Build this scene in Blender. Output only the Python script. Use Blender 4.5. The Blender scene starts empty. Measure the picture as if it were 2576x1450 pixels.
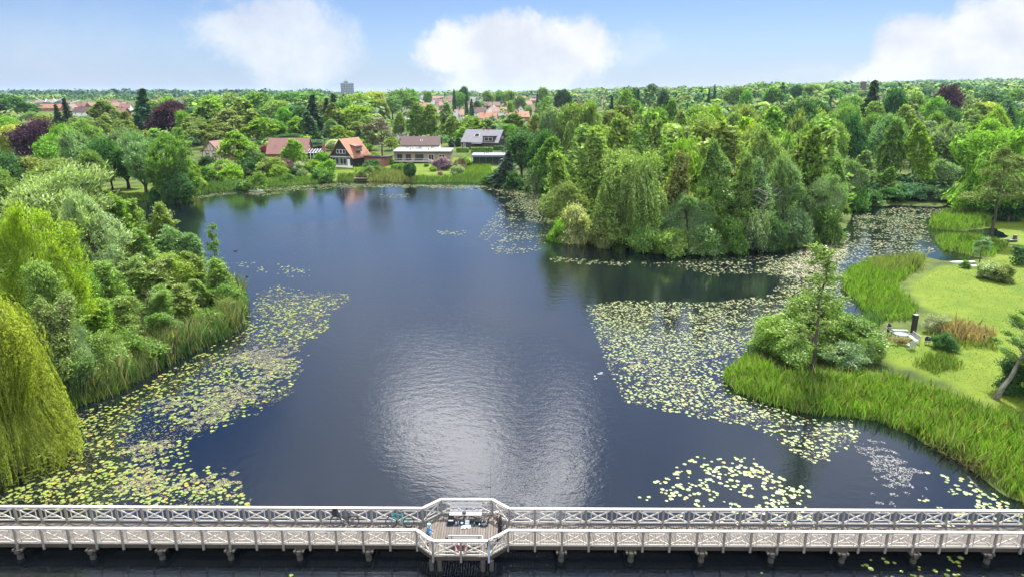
import bpy, math, random
import numpy as np
from mathutils import Vector, Matrix
R = math.radians
rnd = random.Random(7)
rng = np.random.default_rng(11)
scene = bpy.context.scene
COL = scene.collection

# ------------------------------------------------------------------ camera, light, sky, exposure
DZ, RZT = .93, 2.03          # level of the bridge deck and of its handrail
CAM_H, PITCH, FPX, CX, CY = 26.0, 15.9, 1717.0, 1288.0, 725.0     # metres, degrees, focal length in pixels of a 2576 px wide frame
cam_data = bpy.data.cameras.new("camera")
cam = bpy.data.objects.new("camera", cam_data); COL.objects.link(cam)
cam.location = (0, 0, CAM_H); cam.rotation_euler = (R(90 - PITCH), 0, 0)
cam_data.sensor_width = 36; cam_data.lens = 36 * FPX / 2576
cam_data.clip_end = 30000; cam_data.clip_start = 0.5
scene.camera = cam

SUN_EL, SUN_AZ = 56.0, 24.0          # ahead of the camera, 24 degrees to the right
sun_data = bpy.data.lights.new("sun", 'SUN'); sun_data.energy = 5.0; sun_data.angle = R(0.5); sun_data.color = (1.0, 0.955, 0.88)
sun = bpy.data.objects.new("sun", sun_data); COL.objects.link(sun)
SUN_DIR = Vector((math.sin(R(SUN_AZ)) * math.cos(R(SUN_EL)), math.cos(R(SUN_AZ)) * math.cos(R(SUN_EL)), math.sin(R(SUN_EL))))
sun.rotation_euler = (-SUN_DIR).to_track_quat('-Z', 'Y').to_euler()

scene.view_settings.view_transform = 'Standard'; scene.view_settings.look = 'None'
scene.view_settings.gamma = 1; scene.view_settings.exposure = 1.1
scene.cycles.use_denoising = True
scene.cycles.denoiser = 'OPENIMAGEDENOISE'; scene.cycles.denoising_prefilter = 'ACCURATE'
scene.cycles.max_bounces = 8; scene.cycles.diffuse_bounces = 3; scene.cycles.glossy_bounces = 3
scene.cycles.transmission_bounces = 4; scene.cycles.volume_bounces = 0; scene.cycles.transparent_max_bounces = 8
scene.cycles.sample_clamp_indirect = 4.0

_f = Vector((0, math.cos(R(PITCH)), -math.sin(R(PITCH)))); _u = Vector((0, math.sin(R(PITCH)), math.cos(R(PITCH))))
def ray(px, py):
    d = _f * FPX + Vector((1, 0, 0)) * (px - CX) + _u * (CY - py)
    return d.normalized()
def P(px, py, z=0.0):
    """point where the line of sight through a pixel of the photograph meets the level z"""
    d = ray(px, py); t = (z - CAM_H) / d.z
    return Vector((d.x * t, d.y * t, z))
def at_dist(px, py, D):
    """point on the line of sight at ground distance D ahead (y = D)"""
    d = ray(px, py); t = D / d.y
    return Vector((d.x * t, D, CAM_H + d.z * t))
def px_per_m(D, z=2.0):
    return FPX / (D * math.cos(R(PITCH)) + (CAM_H - z) * math.sin(R(PITCH)))

# ------------------------------------------------------------------ node helpers
class NT:
    def __init__(s, tree): s.t = tree; s.n = tree.nodes; s.l = tree.links
    def add(s, typ, **kw):
        n = s.n.new(typ)
        for k, v in kw.items():
            if k.startswith('i_'):
                n.inputs[k[2:].replace('_', ' ')].default_value = v
            else: setattr(n, k, v)
        return n
    def link(s, a, b): s.l.new(a, b)
    def math(s, op, a, b=None, c=None, clamp=False):
        n = s.n.new('ShaderNodeMath'); n.operation = op; n.use_clamp = clamp
        for i, v in enumerate((a, b, c)):
            if v is None: continue
            if isinstance(v, (int, float)): n.inputs[i].default_value = v
            else: s.l.new(v, n.inputs[i])
        return n.outputs[0]
    def vec(s, op, a, b=None):
        n = s.n.new('ShaderNodeVectorMath'); n.operation = op
        for i, v in enumerate((a, b)):
            if v is None: continue
            if isinstance(v, (tuple, list, Vector)): n.inputs[i].default_value = tuple(v)
            else: s.l.new(v, n.inputs[i])
        return n.outputs['Value'] if op in ('LENGTH', 'DOT_PRODUCT', 'DISTANCE') else n.outputs[0]
    def mix(s, fac, a, b, mode='MIX'):
        n = s.n.new('ShaderNodeMix'); n.data_type = 'RGBA'; n.blend_type = mode
        for sock, v in ((n.inputs[0], fac), (n.inputs[6], a), (n.inputs[7], b)):
            if isinstance(v, (int, float)): sock.default_value = v
            elif isinstance(v, (tuple, list)): sock.default_value = (*v[:3], 1)
            else: s.l.new(v, sock)
        return n.outputs[2]
    def noise(s, vec, scale, detail=4, rough=.55, dist=0):
        n = s.n.new('ShaderNodeTexNoise'); n.inputs['Scale'].default_value = scale; n.inputs['Detail'].default_value = detail
        n.inputs['Roughness'].default_value = rough; n.inputs['Distortion'].default_value = dist
        if vec is not None: s.l.new(vec, n.inputs['Vector'])
        return n.outputs['Fac']
    def ramp(s, fac, lo, hi):
        n = s.n.new('ShaderNodeMapRange'); n.interpolation_type = 'SMOOTHSTEP'; n.clamp = True
        n.inputs[1].default_value = lo; n.inputs[2].default_value = hi
        s.l.new(fac, n.inputs[0]); return n.outputs[0]

# ------------------------------------------------------------------ world: clear sky with cumulus, all by direction
world = bpy.data.worlds.new("World"); scene.world = world; world.use_nodes = True
w = NT(world.node_tree); w.n.clear()
wout = w.add('ShaderNodeOutputWorld'); bg = w.add('ShaderNodeBackground')
sky = w.add('ShaderNodeTexSky', sky_type='NISHITA', sun_disc=False, sun_elevation=R(SUN_EL), sun_rotation=R(SUN_AZ), altitude=20, air_density=1.0, dust_density=0.6, ozone_density=1.6)
tc = w.add('ShaderNodeTexCoord'); D_ = tc.outputs['Generated']
sep = w.add('ShaderNodeSeparateXYZ'); w.link(D_, sep.inputs[0])
hs = w.add('ShaderNodeHueSaturation', i_Hue=0.512, i_Saturation=1.45, i_Value=1.0); w.link(sky.outputs[0], hs.inputs['Color'])
warp = w.add('ShaderNodeTexNoise'); warp.inputs['Scale'].default_value = 9; warp.inputs['Detail'].default_value = 3; w.link(D_, warp.inputs['Vector'])
wv = w.vec('SUBTRACT', warp.outputs['Color'], (.5, .5, .5)); wv = w.vec('MULTIPLY', wv, (.05, .05, .05)); DW = w.vec('ADD', D_, wv)
n_big = w.noise(DW, 13, 10, .68); n_soft = w.noise(D_, 4, 5, .55)
def blob(px, py, rx, ry, soft=1.0):
    """one lobe of a cloud seen at a pixel's direction: radii in pixels of the photograph"""
    c = ray(px, py); k = FPX
    v = w.vec('SUBTRACT', DW, tuple(c)); v = w.vec('MULTIPLY', v, (k / rx, k / ((rx + ry) / 2), k / ry)); ln = w.vec('LENGTH', v)
    return w.math('SUBTRACT', 1.0, ln)
def cloud(blobs, amp, lo, hi, dens):
    m = None
    for b in blobs:
        o = blob(*b); m = o if m is None else w.math('MAXIMUM', m, o)
    m = w.math('ADD', m, w.math('MULTIPLY', w.math('SUBTRACT', n_big, .5), amp * 1.35))
    return w.math('MULTIPLY', w.ramp(m, lo, hi), dens)
clouds = [
    cloud([(690, 75, 190, 100), (760, 130, 150, 110), (600, 70, 120, 60)], 1.3, -.10, .60, .74),
    cloud([(1220, 130, 170, 100), (1340, 150, 190, 115), (1250, 215, 170, 110), (1420, 120, 150, 80)], 1.1, -.02, .42, 1.0),
    cloud([(1600, 130, 150, 60)], 1.6, .1, 1.0, .3),
    cloud([(2330, 150, 140, 105), (2500, 125, 170, 120), (2640, 170, 220, 150), (2230, 205, 160, 60)], 1.1, -.02, .40, 1.0),
    cloud([(150, 120, 380, 150)], 1.0, -.1, 1.4, .30),
    cloud([(2050, 180, 300, 50)], 1.2, .0, 1.2, .25),
]
cm = clouds[0]
for c in clouds[1:]: cm = w.math('MAXIMUM', cm, c)
fall = w.ramp(sep.outputs['Z'], -.02, .035)           # the bases melt into the bright horizon
cm = w.math('MULTIPLY', cm, w.math('ADD', w.math('MULTIPLY', fall, .5), .5))
# higher cumulus, some mirrored in the water; ones behind camera added to brighten shade
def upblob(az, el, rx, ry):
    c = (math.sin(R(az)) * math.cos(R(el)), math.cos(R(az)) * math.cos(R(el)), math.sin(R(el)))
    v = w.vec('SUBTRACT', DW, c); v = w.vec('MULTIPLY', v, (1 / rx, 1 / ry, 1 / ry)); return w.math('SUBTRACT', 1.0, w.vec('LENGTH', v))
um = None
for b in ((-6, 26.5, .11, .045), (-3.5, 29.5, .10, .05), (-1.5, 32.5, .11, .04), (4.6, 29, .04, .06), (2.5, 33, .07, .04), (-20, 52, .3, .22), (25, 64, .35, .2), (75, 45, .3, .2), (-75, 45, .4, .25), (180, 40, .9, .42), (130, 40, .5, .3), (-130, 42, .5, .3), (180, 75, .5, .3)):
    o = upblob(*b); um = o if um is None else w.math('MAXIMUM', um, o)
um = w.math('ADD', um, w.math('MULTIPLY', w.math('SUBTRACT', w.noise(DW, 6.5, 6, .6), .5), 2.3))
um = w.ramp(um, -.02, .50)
veil = w.math('MULTIPLY', w.ramp(sep.outputs['Z'], .13, .30), w.math('MULTIPLY', w.ramp(n_soft, .30, .75), .80))  # thin white veil added above the frame to brighten the water's reflections
haze_band = w.ramp(sep.outputs['Z'], .30, -.02)
SKY_K = 0.043
base = w.mix(w.math("MULTIPLY", haze_band, .40), hs.outputs[0], (6.3, 8.3, 13.0))
base = w.mix(1.0, base, (.88, .97, 1.14), 'MULTIPLY')
base = w.mix(veil, base, (9.5, 10.6, 12.6))
ccol = w.mix(w.ramp(w.noise(DW, 7, 6, .6), .40, .62), (8.3, 8.8, 9.9), (10.6, 10.8, 11.2))
col = w.mix(cm, base, ccol)
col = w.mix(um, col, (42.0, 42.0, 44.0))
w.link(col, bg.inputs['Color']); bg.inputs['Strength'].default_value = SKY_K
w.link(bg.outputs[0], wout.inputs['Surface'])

# ------------------------------------------------------------------ tags, meshes
def tag(o, label=None, cat=None, group=None, kind=None):
    if label: o['label'] = label
    if cat: o['category'] = cat
    if group: o['group'] = group
    if kind: o['kind'] = kind
    return o
def empty(name, loc=(0, 0, 0), rz=0.0, label=None, cat=None, group=None):
    o = bpy.data.objects.new(name, None); COL.objects.link(o); o.location = loc; o.rotation_euler = (0, 0, rz); o.empty_display_size = .3
    return tag(o, label, cat, group)
def link_mesh(name, me, mat=None, parent=None):
    o = bpy.data.objects.new(name, me); COL.objects.link(o)
    if mat is not None and not me.materials: me.materials.append(mat)
    if parent is not None: o.parent = parent
    return o
def mesh_from_arrays(name, verts, faces, smooth=False):
    """verts (n,3); faces (m,k) array with equal k"""
    me = bpy.data.meshes.new(name); verts = np.asarray(verts, np.float32); faces = np.asarray(faces, np.int32)
    m, k = faces.shape
    me.vertices.add(len(verts)); me.vertices.foreach_set('co', verts.ravel())
    me.loops.add(m * k); me.loops.foreach_set('vertex_index', faces.ravel())
    me.polygons.add(m); me.polygons.foreach_set('loop_start', np.arange(0, m * k, k, dtype=np.int32)); me.polygons.foreach_set('loop_total', np.full(m, k, np.int32))
    if smooth: me.polygons.foreach_set('use_smooth', np.ones(m, bool))
    me.update(calc_edges=True); return me
class MB:
    def __init__(s): s.v = []; s.f = []
    def poly(s, pts):
        b = len(s.v); s.v += [tuple(p) for p in pts]; s.f.append(tuple(range(b, b + len(pts)))); return s
    def box(s, c, size, rz=0.0, M=None):
        hx, hy, hz = size[0] / 2, size[1] / 2, size[2] / 2; M = M or Matrix.Rotation(rz, 3, 'Z'); c = Vector(c); b = len(s.v)
        for x, y, z in ((-1, -1, -1), (1, -1, -1), (1, 1, -1), (-1, 1, -1), (-1, -1, 1), (1, -1, 1), (1, 1, 1), (-1, 1, 1)):
            s.v.append(tuple(c + M @ Vector((x * hx, y * hy, z * hz))))
        s.f += [tuple(b + i for i in q) for q in ((3, 2, 1, 0), (4, 5, 6, 7), (0, 1, 5, 4), (1, 2, 6, 5), (2, 3, 7, 6), (3, 0, 4, 7))]; return s
    def beam(s, p, q, wd, ht, up=(0, 0, 1)):
        p, q = Vector(p), Vector(q); d = q - p; L = d.length; d.normalize(); up = Vector(up)
        if abs(d.dot(up)) > .98: up = Vector((0, 1, 0))
        r = d.cross(up).normalized(); u = r.cross(d).normalized()
        return s.box((p + q) / 2, (L, wd, ht), M=Matrix((d, r, u)).transposed())
    def prism(s, pts2, z0, z1):
        """outline (x,y) from z0 to z1"""
        n = len(pts2); b = len(s.v); s.v += [(x, y, z0) for x, y in pts2] + [(x, y, z1) for x, y in pts2]
        s.f.append(tuple(b + i for i in reversed(range(n)))); s.f.append(tuple(b + n + i for i in range(n)))
        s.f += [(b + i, b + (i + 1) % n, b + n + (i + 1) % n, b + n + i) for i in range(n)]; return s
    def tube(s, pts, rad, n=6, cap=True):
        pts = [Vector(p) for p in pts]; rad = [rad] * len(pts) if isinstance(rad, (int, float)) else rad; b = len(s.v); ref = None
        for i, p in enumerate(pts):
            d = (pts[min(i + 1, len(pts) - 1)] - pts[max(i - 1, 0)])
            d = d.normalized() if d.length > 1e-9 else Vector((0, 0, 1))
            if ref is None: ref = d.orthogonal().normalized()
            ref = (ref - d * ref.dot(d)); ref = ref.normalized() if ref.length > 1e-6 else d.orthogonal().normalized(); bi = d.cross(ref)
            for k in range(n):
                a = 2 * math.pi * k / n; s.v.append(tuple(p + (ref * math.cos(a) + bi * math.sin(a)) * rad[i]))
        for i in range(len(pts) - 1):
            for k in range(n): s.f.append((b + i * n + k, b + i * n + (k + 1) % n, b + (i + 1) * n + (k + 1) % n, b + (i + 1) * n + k))
        if cap: s.f.append(tuple(b + k for k in reversed(range(n)))); s.f.append(tuple(b + (len(pts) - 1) * n + k for k in range(n)))
        return s
    def ball(s, c, r, nu=12, nv=8, M=None):
        c = Vector(c); r = Vector((r, r, r)) if isinstance(r, (int, float)) else Vector(r); b = len(s.v)
        for j in range(nv + 1):
            t = math.pi * j / nv
            for i in range(nu):
                a = 2 * math.pi * i / nu; q = Vector((r.x * math.sin(t) * math.cos(a), r.y * math.sin(t) * math.sin(a), r.z * math.cos(t)))
                s.v.append(tuple(c + (M @ q if M else q)))
        for j in range(nv):
            for i in range(nu): s.f.append((b + j * nu + i, b + (j + 1) * nu + i, b + (j + 1) * nu + (i + 1) % nu, b + j * nu + (i + 1) % nu))
        return s
    def build(s, name, mat=None, parent=None, smooth=False, bevel=0):
        me = bpy.data.meshes.new(name); me.from_pydata(s.v, [], s.f); me.update()
        if smooth:
            for p in me.polygons: p.use_smooth = True
        o = link_mesh(name, me, mat, parent)
        if bevel:
            m = o.modifiers.new('bevel', 'BEVEL'); m.width = bevel; m.segments = 2; m.limit_method = 'ANGLE'
        return o

# ------------------------------------------------------------------ materials
def new_mat(name):
    m = bpy.data.materials.new(name); m.use_nodes = True; t = NT(m.node_tree); t.n.clear()
    out = t.add('ShaderNodeOutputMaterial'); p = t.add('ShaderNodeBsdfPrincipled'); t.link(p.outputs[0], out.inputs[0]); return m, t, p, out
def flat(name, c, rough=.6, metal=0, var=.25, scale=3.0, spec=.5, bump=0):
    m, t, p, out = new_mat(name); g = t.add('ShaderNodeTexCoord').outputs['Object']
    n = t.noise(g, scale, 5, .6); k = t.math('ADD', t.math('MULTIPLY', n, 2 * var), 1 - var)
    t.link(t.mix(1.0, (*c, 1), k, 'MULTIPLY'), p.inputs['Base Color'])
    p.inputs['Roughness'].default_value = rough; p.inputs['Metallic'].default_value = metal; p.inputs['Specular IOR Level'].default_value = spec
    if bump:
        b = t.add('ShaderNodeBump', i_Strength=bump, i_Distance=.02); t.link(t.noise(g, scale * 8, 4), b.inputs['Height']); t.link(b.outputs[0], p.inputs['Normal'])
    return m
_leafmats = {}
def leaf_mat(name, trans=.38, tint=None, var=.55, spec=.24, rough=.42):
    """foliage: colour from the object's own colour, varied leaf by leaf and clump by clump"""
    m, t, p, out = new_mat(name)
    geo = t.add('ShaderNodeNewGeometry'); oi = t.add('ShaderNodeObjectInfo'); ob = t.add('ShaderNodeTexCoord').outputs['Object']
    base = oi.outputs['Color'] if tint is None else None
    r = geo.outputs['Random Per Island']
    k = t.math('ADD', t.math('MULTIPLY', r, 2 * var), 1 - var)
    nb = t.noise(ob, .55, 3, .6); k = t.math('MULTIPLY', k, t.math('ADD', t.math('MULTIPLY', nb, .8), .66))
    c = t.mix(1.0, base if tint is None else tint, k, 'MULTIPLY')
    yel = t.mix(1.0, c, (1.12, 1.1, .55), "MULTIPLY")
    c = t.mix(t.math('MULTIPLY', t.ramp(t.math('FRACT', t.math('MULTIPLY', r, 17.3)), .55, 1.0), .6), c, yel)
    t.link(c, p.inputs['Base Color']); p.inputs['Roughness'].default_value = rough; p.inputs['Specular IOR Level'].default_value = spec
    tr = t.add('ShaderNodeBsdfTranslucent'); t.link(t.mix(1.0, c, (1.3, 1.45, .6), 'MULTIPLY'), tr.inputs['Color'])
    mx = t.add('ShaderNodeMixShader'); mx.inputs[0].default_value = trans; t.link(p.outputs[0], mx.inputs[1]); t.link(tr.outputs[0], mx.inputs[2]); t.link(mx.outputs[0], out.inputs[0])
    return m
M_LEAF = leaf_mat("leaf"); M_LEAF_FAR = leaf_mat("leaf_far", trans=.36, var=.40, spec=.08, rough=.6)
M_NEEDLE = leaf_mat("needle", trans=.12, var=.4, spec=.25, rough=.6)
M_REED = leaf_mat("reed_blade", trans=.35, var=.5)
def patchy(m, straw, amount):
    """patches of paler, drier blades"""
    t = NT(m.node_tree); p = next(n for n in t.n if n.type == 'BSDF_PRINCIPLED'); src = p.inputs['Base Color'].links[0].from_socket; g = t.add('ShaderNodeNewGeometry').outputs['Position']; r = t.add('ShaderNodeNewGeometry').outputs['Random Per Island']
    k = t.math('MULTIPLY', t.ramp(t.math('ADD', t.noise(g, .35, 4, .65), t.math('MULTIPLY', t.math('SUBTRACT', r, .5), .3)), .44, .68), amount); t.link(t.mix(k, src, straw), p.inputs['Base Color'])
patchy(M_REED, (.23, .25, .085), .75)
def bark_mat(name, c1, c2, scale):
    m, t, p, out = new_mat(name); g = t.add('ShaderNodeTexCoord').outputs['Object']
    mp = t.add('ShaderNodeMapping'); mp.inputs['Scale'].default_value = (1, 1, .25); t.link(g, mp.inputs[0])
    n = t.noise(mp.outputs[0], scale, 6, .7); t.link(t.mix(t.ramp(n, .38, .62), c1, c2), p.inputs['Base Color']); p.inputs['Roughness'].default_value = .9
    return m
M_BARK = bark_mat("bark", (.035, .028, .02), (.10, .085, .065), 3)
M_BIRCH = bark_mat("birch_bark", (.06, .055, .05), (.5, .48, .45), 2.2)
M_PALEBARK = bark_mat("pale_bark", (.16, .14, .11), (.38, .35, .3), 3)

# ------------------------------------------------------------------ the lake's outline and the lie of the land
LAKE_PX = [(-500, 1180), (-150, 1200), (60, 1110), (110, 1040), (170, 1024), (300, 980), (400, 925), (480, 885), (560, 848), (606, 822), (622, 775), (618, 745),
           (560, 705), (440, 655), (250, 648), (80, 650), (-300, 640), (-400, 520), (120, 520), (250, 512), (330, 506), (410, 498), (445, 499), (480, 489), (560, 478), (640, 470),
           (700, 466), (760, 462), (850, 455), (950, 454), (1050, 459), (1150, 456), (1240, 461), (1300, 467), (1370, 474), (1392, 520), (1372, 560), (1400, 588), (1490, 604),
           (1560, 622), (1700, 638), (1850, 632), (1960, 624), (2025, 614), (2090, 592), (2128, 572), (2140, 548), (2145, 524), (2250, 516), (2370, 520), (2400, 506), (2490, 508),
           (2470, 522), (2400, 530), (2335, 556), (2345, 574), (2420, 582), (2500, 572), (2540, 596), (2490, 604), (2400, 596), (2350, 600), (2372, 626), (2440, 642), (2482, 652), (2390, 658),
           (2330, 648), (2250, 650), (2180, 662), (2130, 682), (2112, 720), (2160, 760), (2195, 782), (2150, 800), (2000, 822), (1900, 862), (1870, 900), (1818, 940), (1832, 972),
           (1900, 1002), (2000, 1032), (2100, 1042), (2200, 1052), (2300, 1092), (2330, 1112), (2400, 1152), (2480, 1205), (2530, 1245), (2640, 1300), (2900, 1400)]
LAKE = np.array([[*P(x, y)[:2]] for x, y in LAKE_PX] + [[70, 0], [70, -90], [-70, -90], [-75, 0]])
LAKE_PXF = np.array(LAKE_PX, float)
def inside(poly, x, y):
    x = np.asarray(x, float); y = np.asarray(y, float); res = np.zeros(x.shape, bool); n = len(poly); j = n - 1
    for i in range(n):
        xi, yi = poly[i]; xj, yj = poly[j]
        c = ((yi > y) != (yj > y)) & (x < (xj - xi) * (y - yi) / ((yj - yi) if yj != yi else 1e-9) + xi); res ^= c; j = i
    return res
def edge_dist(poly, x, y, closed=True):
    x = np.asarray(x, float); y = np.asarray(y, float); best = np.full(x.shape, 1e9); n = len(poly)
    for i in range(n if closed else n - 1):
        ax, ay = poly[i]; bx, by = poly[(i + 1) % n]; dx, dy = bx - ax, by - ay; L = dx * dx + dy * dy + 1e-12
        t = np.clip(((x - ax) * dx + (y - ay) * dy) / L, 0, 1); best = np.minimum(best, (x - ax - t * dx) ** 2 + (y - ay - t * dy) ** 2)
    return np.sqrt(best)
def sm(x, a, b):
    t = np.clip((x - a) / (b - a), 0, 1); return t * t * (3 - 2 * t)
def terrain(x, y):
    x = np.asarray(x, float); y = np.asarray(y, float)
    d = edge_dist(LAKE, x, y); ins = inside(LAKE, x, y)
    e = np.interp(y, [0, 205, 250, 300, 400, 530, 700, 1000, 1500, 3000, 9000], [0, 0, 1.8, 3.4, 5.2, 7.2, 10.5, 13.5, 15.5, 18, 20])
    e = e + 9 * sm(x, 20, 320) * sm(y, 330, 680) + 46 * np.exp(-(((x - 2500) / 1500) ** 2 + ((y - 2900) / 900) ** 2)) - 3.0 * sm(-x, 100, 700) * sm(y, 400, 900)
    e = e + .25 * np.sin(x * .11 + 1.3) * np.sin(y * .09 + .4) * sm(d, 6, 30)
    land = .12 + .55 * (1 - np.exp(-d / 5)) + e * sm(d, 0, 40)
    return np.where(ins, -np.minimum(.25 * d + .05, 1.4), land)
def th(x, y): return float(terrain(np.array([x]), np.array([y]))[0])
def G(px, py):
    """point of the ground seen at a pixel of the photograph"""
    z = .3
    for _ in range(12):
        p = P(px, py, z); z = .5 * z + .5 * max(th(p.x, p.y), .0)
    p = P(px, py, z); return Vector((p.x, p.y, th(p.x, p.y)))
# ------------------------------------------------------------------ ground sheet and water
def axis(lo, hi, step, far, g=1.13):
    a = list(np.arange(lo, hi + .01, step)); s = step
    while a[-1] < far: s *= g; a.append(a[-1] + s)
    s = step; b = [lo]
    while b[-1] > -far: s *= g; b.append(b[-1] - s)
    return np.array(b[:0:-1] + a)
gx = axis(-105, 135, 1.4, 9500); gy = axis(24, 262, 1.4, 9500); gy = gy[gy > -400]
GX, GY = np.meshgrid(gx, gy); GZ = terrain(GX.ravel(), GY.ravel())
gv = np.stack([GX.ravel(), GY.ravel(), GZ], 1); nx, ny = len(gx), len(gy)
ii = (np.arange(ny - 1)[:, None] * nx + np.arange(nx - 1)[None, :]).ravel()
ground_me = mesh_from_arrays("ground", gv, np.stack([ii, ii + 1, ii + nx + 1, ii + nx], 1), True)
LAWNS = [[(2230, 850), (2215, 905), (2300, 935), (2400, 975), (2576, 1045), (2800, 1060), (2800, 640), (2500, 650), (2360, 668), (2280, 720), (2330, 780), (2430, 800), (2300, 845)],
         [(735, 440), (800, 418), (880, 412), (1000, 400), (1240, 400), (1250, 425), (1235, 452), (1000, 450), (770, 454)],
         [(200, 470), (420, 470), (420, 500), (200, 508)], [(2480, 560), (2800, 560), (2800, 660), (2500, 648)], [(1000, 350), (1140, 348), (1140, 362), (1000, 362)]]
lawn = np.zeros(len(gv))
for pl in LAWNS:
    q = np.array([G(*p)[:2] for p in pl]); lawn = np.maximum(lawn, np.where(inside(q, gv[:, 0], gv[:, 1]), 1.0, 0))
at = ground_me.attributes.new("lawn", 'FLOAT', 'POINT'); at.data.foreach_set('value', lawn.astype(np.float32))
gm, t, p, out = new_mat("ground_grass"); pos = t.add('ShaderNodeNewGeometry').outputs['Position']
la = t.add('ShaderNodeAttribute', attribute_name="lawn").outputs['Fac']
n1 = t.noise(pos, .18, 5, .6); n2 = t.noise(pos, 1.6, 5, .65); n3 = t.noise(pos, 9, 3, .6)
rough_c = t.mix(t.ramp(n1, .35, .65), (.035, .055, .012), (.085, .12, .022)); lawn_c = t.mix(t.ramp(n1, .3, .7), (.078, .130, .012), (.125, .170, .018))
lawn_c = t.mix(t.math('MULTIPLY', t.ramp(n2, .45, .75), .55), lawn_c, (.06, .10, .008))
c = t.mix(la, rough_c, lawn_c); c = t.mix(1.0, c, t.math('ADD', t.math('MULTIPLY', n3, .7), .65), 'MULTIPLY')
t.link(c, p.inputs['Base Color']); p.inputs['Roughness'].default_value = .9; p.inputs['Specular IOR Level'].default_value = .15
b = t.add('ShaderNodeBump', i_Strength=.6, i_Distance=.12); t.link(t.noise(pos, 3.5, 5, .7), b.inputs['Height']); t.link(b.outputs[0], p.inputs['Normal'])
tag(link_mesh("ground", ground_me, gm), "grassy ground rising gently from the lake to the town", kind="structure")

wm, t, p, out = new_mat("lake_water"); pos = t.add('ShaderNodeNewGeometry').outputs['Position']
p.inputs['Base Color'].default_value = (.004, .0065, .0085, 1); p.inputs['Roughness'].default_value = .05; p.inputs['IOR'].default_value = 1.85
mp = t.add('ShaderNodeMapping'); mp.inputs['Scale'].default_value = (1, 1.5, 1); mp.inputs['Rotation'].default_value = (0, 0, R(18)); t.link(pos, mp.inputs[0])
calm = t.ramp(t.noise(pos, .028, 3, .5), .40, .60); wind = t.vec('LENGTH', t.vec('MULTIPLY', t.vec('SUBTRACT', pos, (-14, 122, 0)), (1 / 34, 1 / 78, 0))); wind = t.ramp(t.math('ADD', wind, t.math('MULTIPLY', calm, -.3)), 1.05, .55)
wv = t.math('ADD', t.math('MULTIPLY', t.noise(mp.outputs[0], .9, 3, .6, .4), 1.0), t.math('MULTIPLY', t.noise(mp.outputs[0], 3.6, 3, .6, .3), .38))
b = t.add('ShaderNodeBump', i_Distance=.10); t.link(t.math('ADD', t.math('ADD', t.math('MULTIPLY', calm, .10), .10), t.math('MULTIPLY', wind, .13)), b.inputs['Strength']); t.link(wv, b.inputs['Height']); t.link(b.outputs[0], p.inputs['Normal'])
wp = np.array([[-260, -100, 0], [260, -100, 0], [260, 240, 0], [-260, 240, 0]], float)
tag(link_mesh("lake_water", mesh_from_arrays("lake_water", wp, np.array([[0, 1, 2, 3]])), wm), "dark blue lake with a ruffled surface", kind="structure")

# ------------------------------------------------------------------ foliage builders
def unit(a): return a / (np.linalg.norm(a, axis=1, keepdims=True) + 1e-9)
def rdir(n): return unit(rng.normal(size=(n, 3)))
def leaf_quads(c, nrm, L, W, u=None, jit=.35):
    n = len(c); s = rng.uniform(1 - jit, 1 + jit, (n, 1)); nrm = unit(nrm)
    if u is None: u = rng.normal(size=(n, 3))
    u = unit(u - nrm * (u * nrm).sum(1, keepdims=True)); v = np.cross(nrm, u)
    a = u * (L / 2) * s; b = v * (W / 2) * s; fold = nrm * (W * .18) * s
    vs = np.stack([c - a, c + b + fold, c + a, c - b + fold], 1).reshape(-1, 3)
    return vs, np.arange(n * 4).reshape(n, 4)
def clump_leaves(cl, N, flat=.75, up=.5, noise=.8, shell=.55):
    cl = np.asarray(cl, float); w_ = cl[:, 3] ** 2; idx = rng.choice(len(cl), N, p=w_ / w_.sum())
    d = rdir(N); rr = cl[idx, 3:4] * (shell + (1 - shell) * rng.uniform(0, 1, (N, 1)) ** .6) * np.abs(rng.normal(.95, .38, (N, 1)))
    c = cl[idx, :3] + d * rr * np.array([1, 1, flat])
    return c, d * .5 + np.array([0, 0, up]) + rng.normal(size=(N, 3)) * noise
def envelope_clumps(n, zc, rx, rz, r0, r1, lo=-.75, inner=.55, zoff=0, taper=0.0):
    out = []; tries = 0
    while len(out) < n and tries < n * 30:
        tries += 1; d = rdir(1)[0]
        if d[2] < lo: continue
        k = rng.uniform(inner, 1.0) ** .6; r = rng.uniform(r0, r1)
        tp = 1 - taper * max(d[2], 0) * .8
        q = np.array([d[0] * rx * k * tp, d[1] * rx * k * tp, zc + d[2] * rz * k])
        if any(((q - o[:3]) ** 2).sum() < (.62 * min(r, o[3])) ** 2 for o in out): continue
        out.append(np.array([*q, r]))
    return np.array(out)
def limb(m, p, q, r0, r1, n=5, sag=.12, seg=4):
    p, q = np.array(p, float), np.array(q, float); L = np.linalg.norm(q - p); pts = []
    off = rng.normal(size=3) * L * .07
    for i in range(seg + 1):
        k = i / seg; pts.append(p + (q - p) * k + off * math.sin(math.pi * k) + np.array([0, 0, sag * L * math.sin(math.pi * k)]))
    m.tube(pts, [r0 + (r1 - r0) * (i / seg) for i in range(seg + 1)], n, cap=False)
def trunk_tube(m, H, r, lean=(0, 0), wob=.02, top=.15, n=8):
    pts = []; rad = []
    for i in range(8):
        k = i / 7; pts.append((lean[0] * k * k + rng.normal() * wob * H * .3 * (k > 0), lean[1] * k * k + rng.normal() * wob * H * .3 * (k > 0), H * k - (.5 if i == 0 else 0)))
        rad.append(r * (1.35 if i == 0 else 1) * (1 - (1 - top) * k))
    m.tube(pts, rad, n); return pts
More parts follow.
